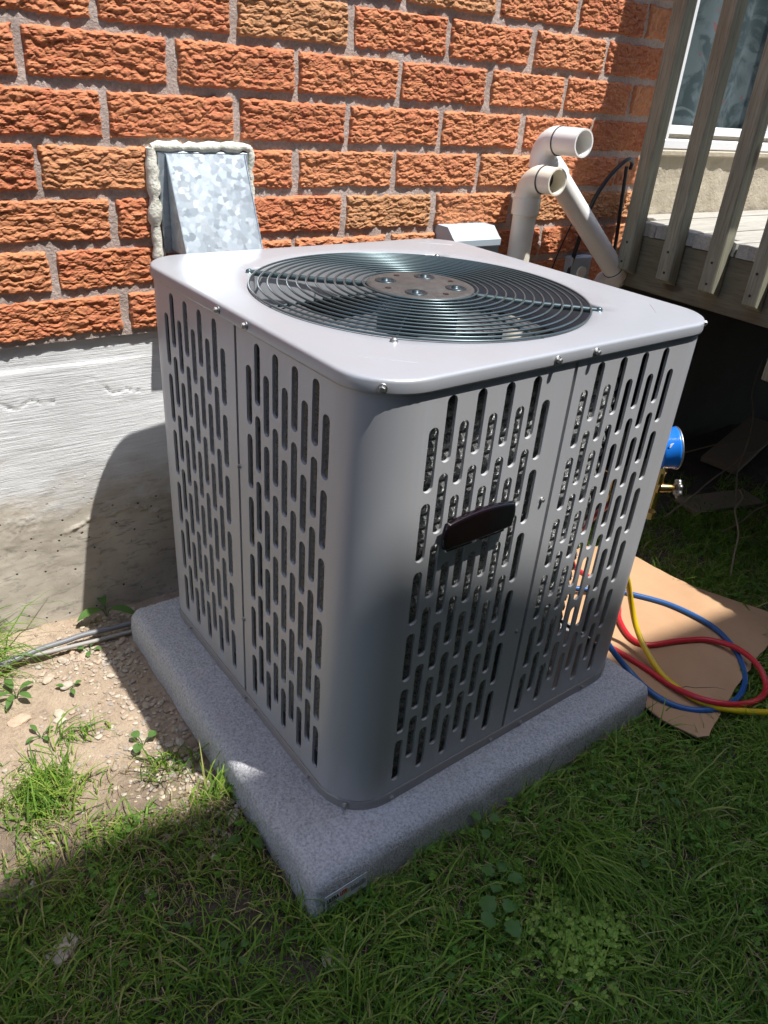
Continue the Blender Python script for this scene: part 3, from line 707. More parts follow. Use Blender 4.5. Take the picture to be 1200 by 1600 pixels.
# lid
lid = None
m = MB(); NL = 288; HR = .300; CX, CY = -.003, -.004
brace_ang = [R(134), R(-46), R(226), R(44)]
def hole_r(a):
    r = HR
    for b_ in brace_ang:
        d = (a-b_+pi) % (2*pi)-pi; r += .014*math.exp(-(d/.055)**4)
    return r
ang = [2*pi*i/NL for i in range(NL)]
# mark the corner directions so they are sampled well
def ring_pts(f): return [f(a) for a in ang]
loops = []
loops.append([(CX+(hole_r(a)+.003)*cos(a), CY+(hole_r(a)+.003)*sin(a), ZT-.095) for a in ang])
loops.append([(CX+(hole_r(a)+.001)*cos(a), CY+(hole_r(a)+.001)*sin(a), ZT-.010) for a in ang])
loops.append([(CX+(hole_r(a)+.0015)*cos(a), CY+(hole_r(a)+.0015)*sin(a), ZT-.003) for a in ang])
loops.append([(CX+(hole_r(a)+.005)*cos(a), CY+(hole_r(a)+.005)*sin(a), ZT) for a in ang])
for t in (.25,.5,.75):
    L_ = []
    for a in ang:
        ox, oy = rr_pt(a, UW/2-.0065, UD/2-.0065, RC-.0065); ix, iy = CX+(HR+.005)*cos(a), CY+(HR+.005)*sin(a); L_.append((ix+(ox-ix)*t, iy+(oy-iy)*t, ZT+.0012*sin(pi*t)))
    loops.append(L_)
for ins, dz in ((.0065,0),(.0040,-.0004),(.0020,-.0014),(.0006,-.003),(.0,-.0052),(-.0002,-.0175),(.0004,-.0212),(.0022,-.0218),(.006,-.0218)):
    loops.append([(*rr_pt(a, UW/2-ins, UD/2-ins, RC-ins), ZT+dz) for a in ang])
vs = [(x,y,z-ZB) for L_ in loops for x,y,z in L_]
m.add(vs, [(i*NL+k,i*NL+(k+1)%NL,(i+1)*NL+(k+1)%NL,(i+1)*NL+k)[::-1] for i in range(len(loops)-1) for k in range(NL)], True)
lid = m.build('lid', M_LID, ac)
for (a, b_) in (((.055,.629),(.111,.682)), ((.047,.108),(.108,.048)), ((.712,.125),(.656,.069)), ((.647,.712),(.712,.660))):
    m = MB(); p = Vector(L3(*a,ZT+.0004)); q = Vector(L3(*b_,ZT+.0004)); P = [p.lerp(q,t) for t in (0,.08,.3,.7,.92,1)]
    m.tube(P, [.0003,.0010,.0014,.0014,.0010,.0003], 8); m.build('embossed_rib', M_LID, lid)
# screws
sm = MB(); sm.lathe([(.0068,-.001),(.0068,.0012),(.0058,.0018)], 20, axis=(0,-1,0)); sm.lathe([(.0046,.0018),(.0046,.0062),(.0036,.0070)], 6, axis=(0,-1,0), smooth=False); sm.lathe([(.0026,.0066),(.0026,.0074)], 10, axis=(0,-1,0))
SM = sm.mesh('hex_screw', M_ZINC)
def screw(u, v, z, rz, par=ac, sc=1.0, mt=None):
    o = link('screw', SM, par, L3(u,v,z), (0,0,rz)); o.scale = (sc,)*3; return o
for u, z in ((.326,.8735),(.412,.8735)): screw(u, -.0002, z, 0)
for v, z in ((.322,.8735),(.413,.8735)): screw(-.0002, v, z, -pi/2)
a = R(-135+3); i_ = 0
screw(RC+(RC)*cos(a), RC+(RC)*sin(a), .8735, a+pi/2); a = R(-45); screw(UW-RC+RC*cos(a), RC+RC*sin(a), .8735, a+pi/2); a=R(15); screw(UW-.0, .14, .8735, pi/2)
MD = bpy.data.meshes.new_from_object(link('tmp', SM)); bpy.data.objects.remove(bpy.data.objects['tmp']); MD.materials.clear(); MD.materials.append(M_PANLIP); SMZ = SM
for u in (.345,.428,.10,.62): SM = MD; screw(u, .0022, .099, 0, sc=.8)
for v in (.359,.319,.62,.12): screw(.0022, v, .101, -pi/2, sc=.8)
a = R(-140); screw(RC+(RC-.002)*cos(a), RC+(RC-.002)*sin(a), .099, a+pi/2, sc=.8)
SM = SMZ
screw(.359, .0045, .633, 0, sc=.75); screw(.3625, .0045, .36, 0, sc=.6); screw(.0045, .363, .621, -pi/2, sc=.7); screw(.0045, .363, .296, -pi/2, sc=.7)
# badge
m = MB(); n_ = 24; top = []; bot = []
for i in range(n_+1):
    t = i/n_*2-1; top.append((t*.069, .0255-.0075*t*t)); bot.append((t*.069, -.0255+.0015*t*t))
endR = [(.069+.0035*sin(pi*j/6), -.024+.042*j/6) for j in range(1,6)]
poly = bot+endR+top[::-1]+[(-x,z) for x,z in endR[::-1]]
lay = []
for ins, y in ((0,-.004),(0,-.0095),(.0012,-.0120),(.0035,-.0130)):
    lay.append([(x*(1-ins/.069), y, z*(1-ins/.026)) for x,z in poly])
k_ = len(poly); vs = [p for L_ in lay for p in L_]
m.add(vs, [(i*k_+j,i*k_+(j+1)%k_,(i+1)*k_+(j+1)%k_,(i+1)*k_+j) for i in range(3) for j in range(k_)], True); m.add(lay[-1], [tuple(range(k_))])
bd = m.build('badge', M_BADGE, ac, L3(.209,0.0,.640))
MB().box((-.060,-.0075,-.032),(-.010,.002,-.022),.001).box((.006,-.0075,-.032),(.058,.002,-.022),.001).build('badge_bracket', M_BLACK, bd)
# coil: stacked spiny tubes round three and a half sides
def coil_path(off):
    P = []; r = .075; x0, x1, y0, y1 = .046+off, UW-.050-off, .046+off, UD-.046-off
    y0 -= .014; P += [(.515, y0), (.3, y0), (x0+r, y0)]
    for k in range(1,7): a = -pi/2-pi/2*k/6; P.append((x0+r+r*cos(a), y0+r+r*sin(a)))
    P += [(x0, .3), (x0, .5), (x0, y1-r)]
    for k in range(1,7): a = pi-pi/2*k/6; P.append((x0+r+r*cos(a), y1-r+r*sin(a)))
    P += [(.3, y1), (.5, y1), (x1-r, y1)]
    for k in range(1,7): a = pi/2-pi/2*k/6; P.append((x1-r+r*cos(a), y1-r+r*sin(a)))
    P += [(x1, .56), (x1, .50)]
    return P
def dens(P, st=.012):
    Q = []
    for i in range(len(P)-1):
        d = math.dist(P[i],P[i+1]); n_ = max(1,int(d/st))
        for k in range(n_): t = k/n_; Q.append((P[i][0]+(P[i+1][0]-P[i][0])*t, P[i][1]+(P[i+1][1]-P[i][1])*t))
    return Q+[P[-1]]
cp = dens(coil_path(0)); NR = 30
row = MB(); base_path = [L3(u,v,0) for u,v in cp]
row.tube([(x+random.uniform(-.0012,.0012), y+random.uniform(-.0012,.0012), random.uniform(-.001,.001)) for x,y,z in base_path], [.0145*random.uniform(.97,1.03) for _ in cp], 9)
RM = row.mesh('coil_row', M_COIL)
coil = thing('coil', (0,0,0), None, None); coil.parent = ac
for k in range(NR):
    o = link('coil_row', RM, coil, (0,0,.130+k*.0238-ZB)); 
# dark liner right behind the coil so that daylight does not leak through it
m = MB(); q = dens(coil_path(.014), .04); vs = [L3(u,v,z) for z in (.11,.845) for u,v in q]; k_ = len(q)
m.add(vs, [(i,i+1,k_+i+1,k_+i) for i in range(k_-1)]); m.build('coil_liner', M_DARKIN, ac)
# compressor with its domed top and pipes
m = MB(); m.lathe([(.10,0),(.105,.02),(.105,.26),(.09,.31),(.05,.335),(.0,.34)], 28, org=L3(.40,.38,.112)); m.build('compressor', M_BLACKM, ac)
m = MB(); m.tube([L3(.50,.35,.30),L3(.57,.28,.30),L3(.60,.22,.34),L3(.60,.20,.55),L3(.63,.18,.60),L3(.70,.20,.40)], .008, 8); m.build('copper_pipe', M_BRASS, ac)
# control box inside the top right corner (seen black through the upper slots)
m = MB(); m.box(L3(.60,.05,.60), L3(.74,.16,.84), .004); m.build('control_box', M_BLACKM, ac)
# fan: hub, three broad blades
fan = thing('fan', L3(.357,.352,.775), None, None); fan.parent = ac
m = MB(); m.lathe([(.055,-.03),(.06,-.01),(.06,.02),(.05,.028)], 28); m.build('hub', M_DARKIN, fan)
for k, a0 in enumerate((R(158), R(278), R(38))):
    m = MB(); nr_, na = 8, 12; vs = []
    for i in range(nr_+1):
        r = .055+(.283-.055)*i/nr_
        span = R(34)+R(26)*i/nr_; lead = R(10)*(i/nr_)**2
        for j in range(na+1):
            t = j/na*2-1; a = a0+lead+t*span; vs.append((r*cos(a), r*sin(a), .006-.034*t*(.5+.5*r/.283)-.010*t*t))
    m.add(vs, [(i*(na+1)+j, (i+1)*(na+1)+j, (i+1)*(na+1)+j+1, i*(na+1)+j+1) for i in range(nr_) for j in range(na)], True)
    m.build('blade', M_FAN, fan)
m = MB(); m.lathe([(.070,.0),(.072,.045),(.072,.074),(.06,.078)], 28); m.build('motor', M_BLACKM, fan)
# wire guard
gr = thing('fan_guard', L3(.357,.352,ZT), None, None); gr.parent = ac
def gzf(r): return .0015+.0075*(1-(r/.3)**2)
for r in [.1015+.0163*k for k in range(12)]+[.2965]:
    if r > .2955: pass
    m = MB(); m.tube([(r*cos(2*pi*k/96), r*sin(2*pi*k/96), gzf(r)+.0022) for k in range(96)], .0019, 8, closed=True); m.build('wire_ring', M_WIRE, gr)
for k in range(8):
    a = R(-46+45*k)+ (0 if k % 2 == 0 else 0)
    m = MB(); thick = k in (0,4)
    if thick:
        m.tube([(.085*cos(a),.085*sin(a),gzf(.085)-.006), (.20*cos(a),.20*sin(a),gzf(.20)-.0055), (.309*cos(a),.309*sin(a),gzf(.3)-.0015)], .0052, 10)
        m.build('brace', M_WIRE, gr)
    else:
        m.tube([(.09*cos(a),.09*sin(a),gzf(.09)-.0018), (.20*cos(a),.20*sin(a),gzf(.2)-.0018), (.2985*cos(a),.2985*sin(a),gzf(.2985)-.0018)], .0019, 8)
        m.build('spoke', M_WIRE, gr)
    if k % 2 == 0:
        m = MB(); m.lathe([(.0085,.0),(.0085,.002),(.006,.0025),(.006,.006),(.003,.0085),(0,.009)], 12, org=(.311*cos(a),.311*sin(a),-.002)); m.build('guard_bolt', M_ZINC if not thick else M_WIRE, gr)
pl = MB(); pl.lathe([(.0,-.004),(.092,-.004),(.0955,-.002),(.0955,.0),(.093,.0015),(.086,.0022),(.083,.0016),(.048,.0018),(.046,.0026),(.0,.003)], 64, org=(0,0,gzf(.0)+.001), cap=False)
plo = pl.build('centre_plate', M_PLATE, gr)
for k in range(4):
    a = R(44+90*k)+R(0); m = MB(); m.lathe([(.0195,0),(.019,.0012),(.0155,.0020),(.0145,.0012),(.0085,-.0005),(.0072,.0030),(.0055,.0048),(.0,.0052)], 24, org=(.062*cos(a),.062*sin(a),gzf(0)+.0028), cap=False); m.build('bolt_cap', M_KNOB, plo)
    a += R(45); m = MB(); m.lathe([(.0052,0),(.0052,.0006)], 14, org=(.070*cos(a),.070*sin(a),gzf(0)+.0030)); m.build('slot_hole', M_BLACK, plo)

# ================================================================== PVC VENT PIPES
def arcpts(c, a, b_, r, n=8):
    c = Vector(c); a = Vector(a); b_ = Vector(b_)
    return [c+(a*cos(pi/2*k/n)+b_*sin(pi/2*k/n))*r for k in range(n+1)]
p1 = thing('pvc_vent_pipe', (1.600,-.088,.30), 'cream plastic vent pipe rising straight up to an elbow, nearer the unit', 'vent pipe')
O = Vector((1.600,-.088,.30)); r_ = .0305
MB().hollow([Vector(p)-O for p in ((1.600,-.088,.30),(1.600,-.088,.60),(1.600,-.088,.93))], r_, .027).build('riser', M_PVCC, p1)
MB().tube([Vector(p)-O for p in ((1.600,-.0,.26),(1.600,-.05,.265),(1.600,-.08,.285),(1.600,-.088,.32))], .034, 24).build('lower_elbow', M_PVCC, p1)
MB().lathe([(.0300,0),(.0352,.0),(.0358,.004),(.0358,.036),(.0350,.041),(.0320,.044)], 32, org=Vector((0,0,.925-.30)), cap=False).build('collar', M_PVCC, p1)
el = [Vector((1.600,-.088,.955))-O]+[p-O for p in arcpts((1.600,-.088-.046,.969),(0,1,0),(0,0,1),.046,10)]
MB().tube(el+[Vector((1.600,-.137,1.0152))-O], .0335, 32).build('elbow', M_PVCC, p1)
MB().lathe([(.0340,0),(.0348,.0005),(.0348,.0022),(.034,.0028)], 32, org=Vector((1.600,-.1375,1.0152))-O, axis=(0,-1,0)).build('joint_ring', M_RINGBLK, p1)
MB().hollow([Vector((1.600,-.1385,1.0152))-O, Vector((1.600,-.160,1.0154))-O, Vector((1.600,-.183,1.0157))-O], .0318, .0277, 36).build('outlet', M_PVCC, p1)
p2 = thing('pvc_vent_pipe', (1.65,-.072,1.05), 'white plastic vent pipe slanting down to the right, with a high open elbow', 'vent pipe')
O = Vector((1.65,-.072,1.05))
el = [Vector((1.65,-.072,1.035))-O]+[p-O for p in arcpts((1.65,-.072-.044,1.058),(0,1,0),(0,0,1),.044,10)]
MB().tube(el+[Vector((1.65,-.12,1.102))-O], .0335, 32).build('elbow', M_PVCW, p2)
MB().lathe([(.0340,0),(.0348,.0005),(.0348,.0022),(.034,.0028)], 32, org=Vector((1.65,-.1205,1.102))-O, axis=(0,-1,0)).build('joint_ring', M_RINGBLK, p2)
MB().hollow([Vector((1.65,-.1215,1.102))-O, Vector((1.65,-.16,1.103))-O, Vector((1.65,-.200,1.104))-O], .0322, .028, 36).build('outlet', M_PVCW, p2)
D0 = Vector((1.672,-.074,1.045)); D1 = Vector((2.022,-.074,.757)); dd = (D1-D0).normalized()
MB().tube([Vector((1.65,-.072,1.048))-O, Vector((1.655,-.073,1.036))-O, D0+dd*.012-O, D0+dd*.050-O], .0345, 32).build('upper_coupling', M_PVCW, p2)
MB().tube([D0+dd*.048-O, (D0+D1)/2-O, D1-O], .0302, 32).build('slanting_pipe', M_PVCW, p2)
MB().lathe([(.031,0),(.0318,.0005),(.0318,.002),(.031,.0025)], 32, org=D1-dd*.0045-O, axis=dd).build('joint_ring', M_RINGBLK, p2)
MB().tube([D1-dd*.002-O, D1+dd*.022-O, D1+dd*.038+Vector((0,.012,-.006))-O, D1+dd*.048+Vector((0,.045,-.022))-O, D1+dd*.049+Vector((0,.078,-.03))-O], .0345, 32).build('lower_elbow', M_PVCW, p2)
# pale plate on the wall behind the lower elbow
bp = MB().box((-.045,-.03,-.045),(.045,.0,.045),.004).build('wall_plate', M_BOXGREY); bp.location = (1.925,.0,.745); tag(bp, 'small pale square plate on the brick behind the slanting white pipe', 'wall plate')
MB().tube([(0,-.032,0),(0,-.040,0)], .018, 16).build('knockout', M_PVCW, bp)

# line-set cover / disconnect box
dc = thing('disconnect_box', (1.456,0,.682), 'pale grey plastic cover box on the brick wall, left of the cream pipe', 'cover box')
m = MB(); x0,x1 = -.078,.078
pr = [(0,0),(-.078,0),(-.078,.165),(-.083,.168),(-.083,.184),(-.074,.190),(-.050,.212),(0,.212)]
m.add([(x0,y,z) for y,z in pr]+[(x1,y,z) for y,z in pr], [tuple(range(8)), tuple(range(15,7,-1))]+[(i,8+i,8+(i+1)%8,(i+1)%8) for i in range(8)]); m.build('cover', M_BOXGREY, dc)
MB().box((x0-.002,-.0845,.1665),(x1+.002,-.076,.1695)).build('seam', M_RINGBLK, dc)

# cables on the wall
def cable(name, pts, r, mt, label, n=8, cat='cable'):
    P = [Vector(p) for p in pts]; Q = []
    for i in range(len(P)-1):
        a = P[max(0,i-1)]; b_ = P[i]; c = P[i+1]; d = P[min(len(P)-1,i+2)]
        for k in range(6):
            t = k/6; Q.append(.5*((2*b_)+(c-a)*t+(2*a-5*b_+4*c-d)*t*t+(3*b_-a-3*c+d)*t**3))
    Q.append(P[-1]); o_ = P[0]; m = MB(); m.tube([q-o_ for q in Q], r, n)
    o = m.build(name, mt); o.location = o_; return tag(o, label, cat)
cable('black_cable', [(1.862,-.02,.60),(1.892,-.025,.80),(1.918,-.03,.93),(1.955,-.04,1.005),(2.010,-.045,1.052),(2.045,-.04,1.050),(2.056,-.03,1.030)], .0062, M_CABLE, 'thick black cable arching over on the shaded brick beside the deck')
cable('black_conduit', [(2.052,-.018,1.035),(2.062,-.018,.95),(2.078,-.018,.80),(2.09,-.018,.62)], .0055, M_CABLE, 'straight black conduit running down the brick beside the first baluster')
cable('grey_wire', [(1.900,-.018,.60),(1.897,-.02,.72),(1.905,-.02,.82)], .0032, M_CABLEW, 'thin pale wire standing up behind the unit right of the cream pipe')
cable('thin_wire', [(1.80,-.012,.66),(1.826,-.014,.78),(1.868,-.014,.88)], .0020, M_CABLE, 'thin dark wire hanging on the brick between the two vent pipes')
cable('ground_conduit', [(-.15,-.135,.016),(.10,-.118,.022),(.200,-.108,.026),(.268,-.098,.028),(.330,-.094,.026),(.374,-.092,.026),(.47,-.098,.022),(.56,-.09,.02)], .0065, M_CABLEG, 'grey conduit lying on the soil along the foundation towards the pad', 10)
cable('pale_conduit', [(-.15,-.085,.02),(.187,-.088,.022),(.268,-.104,.020),(.330,-.107,.016),(.40,-.11,.012),(.50,-.115,.01)], .005, M_CABLEW, 'pale flat cable lying beside the grey conduit on the soil', 10)

# ================================================================== WOODEN DECK
deck = thing('wooden_deck', (2.10,-.3,0), 'weathered wooden deck with square balusters right of the unit, under the window', 'deck')
DO = Vector((2.10,-.3,0)); XR = 2.045
def dbox(nm, a, b_, mt, bev=.0025, par=deck, lab=None):
    c = (Vector(a)+Vector(b_))/2; h = (Vector(b_)-Vector(a))/2
    o = MB().box(tuple(-h), tuple(h), bev).build(nm, mt, par); o.location = c-DO
    if lab: o['label'] = lab
    return o
random.seed(5)
y = -.018; k = 0
while y > -3.0:
    wd = .080 if k == 0 else (.068 if k == 1 else .1255); xs0 = .092 if k == 0 else 0
    # board ends chewed a little
    m = MB(); ny_ = 9; L_ = 4.6; e = [random.uniform(-.004,.004) for _ in range(ny_)]
    if k < 4: e[random.randrange(2,7)] += .013
    vs = []; 
    for i in range(ny_):
        yy = -wd/2+wd*i/(ny_-1); z_ = .0178-(.002 if i in (0,ny_-1) else 0)
        vs += [(-L_/2+e[i], yy, -.0178), (-L_/2+e[i]+random.uniform(0,.003), yy, z_-.002), (-L_/2+e[i]+.003, yy, z_), (L_/2, yy, z_), (L_/2, yy, -.0178)]
    fs = []
    for i in range(ny_-1):
        for j in range(4): fs.append((i*5+j, i*5+j+1, (i+1)*5+j+1, (i+1)*5+j))
        fs.append((i*5+4, i*5, (i+1)*5, (i+1)*5+4))
    fs += [(0,1,2,3,4)[::-1], tuple((ny_-1)*5+j for j in range(5))]
    m.add(vs, fs); o = m.build('deck_board', M_WOODX, deck); o.location = Vector((XR-.002+xs0+L_/2, y-wd/2, .8822+random.uniform(-.001,.001)))-DO
    y -= wd+.005; k += 1
dbox('rim_joist', (XR+.003,-3.0,.714), (XR+.041,-.100,.8625), M_WOODY)
for k in range(7): dbox('joist', (XR+.042,-.10-.4*k-.038,.716), (6.62,-.10-.4*k,.862), M_WOODX, 0)
for yy in (-.116,-.262,-.401,-.531):
    # baluster with a bevelled foot, fixed on the outside of the rim joist
    m = MB(); h = .0195 if yy < -.5 else .0215; zb_, zt_ = .764+random.uniform(-.004,.004), 1.79; t_ = .0015
    P = []
    for z, kx in ((zb_+.018,0),(zb_,1),):
        pass
    vs = [(-h,-h,zb_+.004),(h,-h,zb_-.012),(h,h,zb_-.012),(-h,h,zb_+.004),(-h,-h,zt_),(h,-h,zt_),(h,h,zt_),(-h,h,zt_)]
    # long edges eased
    def ease(z0a, z1a):
        o = []
        for sx, sy in ((-1,-1),(1,-1),(1,1),(-1,1)):
            zl = z0a if sx < 0 else z1a
            pts_ = [(sx*h, sy*(h-.003), zl), (sx*(h-.003), sy*h, zl)]
            if sx*sy > 0: o += pts_
            else: o += pts_[::-1]
        return o
    lo_ = ease(zb_+.004, zb_-.012); hi_ = ease(zt_, zt_); m.add(lo_+hi_, [tuple(range(8))[::-1], tuple(range(8,16))]+[(i,(i+1)%8,8+(i+1)%8,8+i) for i in range(8)])
    o = m.build('baluster', M_WOODV, deck); o.location = Vector((XR-.0215, yy, 0))-DO; o.rotation_euler = (random.uniform(-.002,.002), random.uniform(-.002,.002), 0)
    for zz in (.79,.845):
        MB().lathe([(.0036,0),(.0036,.001),(.002,.0014)], 10, axis=(-1,0,0), org=(-h,random.uniform(-.004,.004),zz)).build('screw_head', M_BLACKM, o)
dbox('bottom_rail', (XR+.001,-.63,1.735), (XR+.037,-.02,1.79), M_WOODY)
dbox('top_rail', (XR-.008,-.72,1.792), (XR+.222,-.01,1.830), M_WOODY)
dbox('newel_post', (XR-.050,-.72,.60), (XR-.001,-.632,1.79), M_WOODV)
for xx, yy in ((2.2,-2.6),(4.4,-2.6),(6.4,-2.6)): dbox('support_post', (xx,yy-.09,-.05), (xx+.09,yy,.70), M_WOODV)

# ================================================================== CARDBOARD
card = [(1.851,-.518),(1.86,-.618),(1.876,-.694),(1.911,-.775),(1.947,-.842),(1.964,-.878),(1.90,-.93),(1.825,-.962),(1.774,-.97),(1.724,-.978),(1.70,-.990),(1.653,-1.0),(1.599,-1.012),(1.54,-1.03),(1.484,-1.048),(1.401,-1.074),(1.376,-1.064),(1.364,-1.018),(1.359,-.986),(1.361,-.952),(1.362,-.85),(1.36,-.60),(1.50,-.40),(1.75,-.40),(1.84,-.45)]
def ctri(poly, st):
    xs = np.arange(1.33, 2.0, st); ys = np.arange(-1.1, -.38, st)
    return xs, ys
def inside(x, y, poly):
    c = False; j = len(poly)-1
    for i in range(len(poly)):
        if (poly[i][1] > y) != (poly[j][1] > y) and x < (poly[j][0]-poly[i][0])*(y-poly[i][1])/(poly[j][1]-poly[i][1])+poly[i][0]: c = not c
        j = i
    return c
bmm = __import__('bmesh'); bm = bmm.new()
dp = []
for i in range(len(card)):
    a = Vector(card[i]); b_ = Vector(card[(i+1)%len(card)]); n_ = max(1,int((b_-a).length/.02))
    for k in range(n_): p = a.lerp(b_, k/n_); dp.append((p.x+random.uniform(-.0015,.0015), p.y+random.uniform(-.0015,.0015)))
fv = [bm.verts.new((x,y,0)) for x,y in dp]; bm.faces.new(fv)
for xx in np.arange(1.36,1.98,.03): bmm.ops.bisect_plane(bm, geom=bm.verts[:]+bm.edges[:]+bm.faces[:], plane_co=(xx,0,0), plane_no=(1,0,0))
for yy in np.arange(-1.07,-.39,.03): bmm.ops.bisect_plane(bm, geom=bm.verts[:]+bm.edges[:]+bm.faces[:], plane_co=(0,yy,0), plane_no=(0,1,0))
for v in bm.verts:
    v.co.z = .0165+.010*float(fbm(np.array(v.co.x*3.5),np.array(v.co.y*3.5),61,2))+.010*max(0,1-math.dist((v.co.x,v.co.y),(1.39,-1.06))/.12)
r_ex = bmm.ops.extrude_face_region(bm, geom=bm.faces[:])
for v in [e for e in r_ex['geom'] if isinstance(e, bmm.types.BMVert)]: v.co.z += .0035
bmm.ops.recalc_face_normals(bm, faces=bm.faces[:])
for v in bm.verts: v.co.x -= 1.65; v.co.y += .8
me = bpy.data.meshes.new('cardboard_sheet'); bm.to_mesh(me); bm.free(); me.materials.append(M_CARD)
co = link('cardboard_sheet', me, None, (1.65,-.8,0)); tag(co, 'torn flat sheet of brown cardboard lying on the grass under the coiled hoses', 'cardboard')
m = MB(); tp = [(1.47,-.93),(1.485,-.945),(1.50,-.948),(1.515,-.962),(1.535,-.972),(1.56,-.985),(1.575,-1.003)]
m.tube([(x-1.65,y+.8,.0165+.010*float(fbm(np.array(x*3.5),np.array(y*3.5),61,2))+.0036) for x,y in tp], [.0003,.0009,.0011,.0008,.0010,.0006,.0003], 5); m.build('tear', M_RINGBLK, co)
CZ = lambda x, y: .0165+.010*float(fbm(np.array(x*3.5),np.array(y*3.5),61,2))+.0035

# ================================================================== GAUGE MANIFOLD AND HOSES
gm = thing('gauge_manifold', (1.415,-.775,.50), 'brass gauge manifold with blue and red gauges hanging at the right edge of the unit', 'gauge manifold')
GO = Vector((1.415,-.775,.50))
m = MB(); m.tube([(-.02,.11,-.0),( .0,-.02,0)], .013, 12); m.tube([(0,-.01,-.05),(0,-.01,.05)], .010, 10); m.tube([(-.015,.08,-.05),(-.015,.08,.05)], .010, 10); m.lathe([(.013,0),(.013,.016)], 6, org=(0,-.01,-.075), smooth=False); m.lathe([(.012,0),(.012,.014)], 6, org=(0,-.01,.035), smooth=False); m.lathe([(.013,0),(.013,.016)], 6, org=(-.015,.08,-.075), smooth=False); m.tube([(-.012,.035,0),(-.012,.035,-.07)],.008,8)
m.build('brass_body', M_BRASS, gm)
ax = Vector((.80,-.55,.12)).normalized()
def gauge(org, mt, nm):
    g = MB().lathe([(.0,-.006),(.034,-.006),(.040,-.001),(.0415,.004),(.0415,.026),(.0435,.029),(.0435,.034),(.041,.035)], 40, org=org, axis=ax, cap=False).build(nm, mt, gm)
    MB().lathe([(.0,.0335),(.0405,.0335)], 40, org=org, axis=ax, cap=False).build('dial', M_WHITE, g)
    MB().lathe([(.0405,.033),(.0440,.0335),(.0445,.0355),(.0430,.0372),(.0405,.0368)], 40, org=org, axis=ax, cap=False).build('bezel', M_ZINC, g)
    MB().box((-.006,-.0004,-.004),(.006,.0004,.004)).xf(Matrix.Translation(Vector(org)+Vector((-.012,-.0345,.024)))).build('label', M_WHITE, g)
    return g
gauge((-.018,.000,.088), M_GBLUE, 'blue_gauge'); gauge((-.058,.095,.088), M_GRED, 'red_gauge')
def wheel(org, axis, mt, nm, r=.0185):
    A = Vector(axis).normalized(); up = Vector((0,0,1)); Nn = (up-A*up.dot(A)).normalized(); B = A.cross(Nn); m = MB(); n_ = 56; O_ = Vector(org)
    rings = []
    for rr_, h_ in ((.55,0),(.95,-.001),(1,.003),(.95,.007),(.55,.008)):
        L_ = []
        for k in range(n_): a = 2*pi*k/n_; q = r*rr_*(1+(.13*cos(7*a) if rr_ > .9 else 0)); L_.append(O_+A*h_+(Nn*cos(a)+B*sin(a))*q)
        rings.append(L_)
    vs = [p for L_ in rings for p in L_]; m.add(vs, [(i*n_+k,i*n_+(k+1)%n_,((i+1)%5)*n_+(k+1)%n_,((i+1)%5)*n_+k) for i in range(5) for k in range(n_)], True)
    for k in range(4): a = pi/4+pi/2*k; m.tube([O_+A*.004+(Nn*cos(a)+B*sin(a))*.004, O_+A*.004+(Nn*cos(a)+B*sin(a))*r*.62], .0022, 6)
    m.tube([O_+A*-.002, O_+A*.009], .0048, 10); return m.build(nm, mt, gm)
ax2 = Vector((.78,-.6,.05)).normalized()
MB().tube([Vector((0,-.015,.0)), Vector((0,-.015,.0))+ax2*.024, Vector((0,-.015,0))+ax2*.034], [.0095,.0085,.0045], 12).build('valve_stem', M_BRASS, gm)
wheel(Vector((0,-.015,0))+ax2*.036, ax2, M_ZINC, 'hand_wheel')
MB().tube([(-.01,.04,.05),(-.012,.04,.12),(-.03,.03,.20),(-.055,.06,.25),(-.06,.08,.19)], .0030, 8).build('hanging_hook', M_ZINC, gm)
def hose(name, pts, mt, label, r=.0070):
    o = cable(name, pts, r, mt, label, 12, 'hose'); return o
hose('yellow_hose', [(1.405,-.742,.43),(1.400,-.73,.36),(1.42,-.735,.29),(1.448,-.752,.24),(1.487,-.756,.16),(1.5,-.781,.092),(1.489,-.831,.056),(1.470,-.896,.040),(1.465,-.954,.038),(1.474,-1.009,.040),(1.511,-1.053,.038),(1.594,-1.102,.030),(1.696,-1.153,.026),(1.9,-1.25,.024),(2.2,-1.30,.02)], M_YEL, 'yellow refrigerant hose curving down over the cardboard and off to the right')
hose('red_hose', [(1.398,-.695,.42),(1.42,-.62,.30),(1.50,-.56,.14),(1.60,-.60,.06),(1.600,-.655,.038),(1.552,-.703,.034),(1.519,-.767,.034),(1.535,-.807,.034),(1.619,-.837,.034),(1.69,-.872,.034),(1.712,-.936,.045),(1.700,-1.002,.045),(1.669,-1.048,.030),(1.616,-1.064,.028),(1.53,-1.055,.046),(1.473,-1.01,.050),(1.461,-.936,.036),(1.458,-.846,.033),(1.442,-.76,.034),(1.40,-.62,.03),(1.36,-.48,.06),(1.335,-.42,.22)], M_RED, 'red refrigerant hose looped on the cardboard beside the pad')
hose('blue_hose', [(1.335,-.36,.20),(1.38,-.42,.06),(1.50,-.50,.034),(1.643,-.609,.033),(1.679,-.646,.033),(1.733,-.732,.033),(1.752,-.839,.033),(1.727,-.925,.030),(1.678,-.985,.026),(1.627,-1.019,.022),(1.553,-1.037,.027),(1.477,-1.028,.033),(1.424,-.99,.033),(1.400,-.929,.036),(1.405,-.85,.045),(1.385,-.78,.10),(1.375,-.745,.18),(1.385,-.75,.30),(1.412,-.782,.43)], M_BLUE, 'dark blue refrigerant hose looped on the cardboard under the red one')

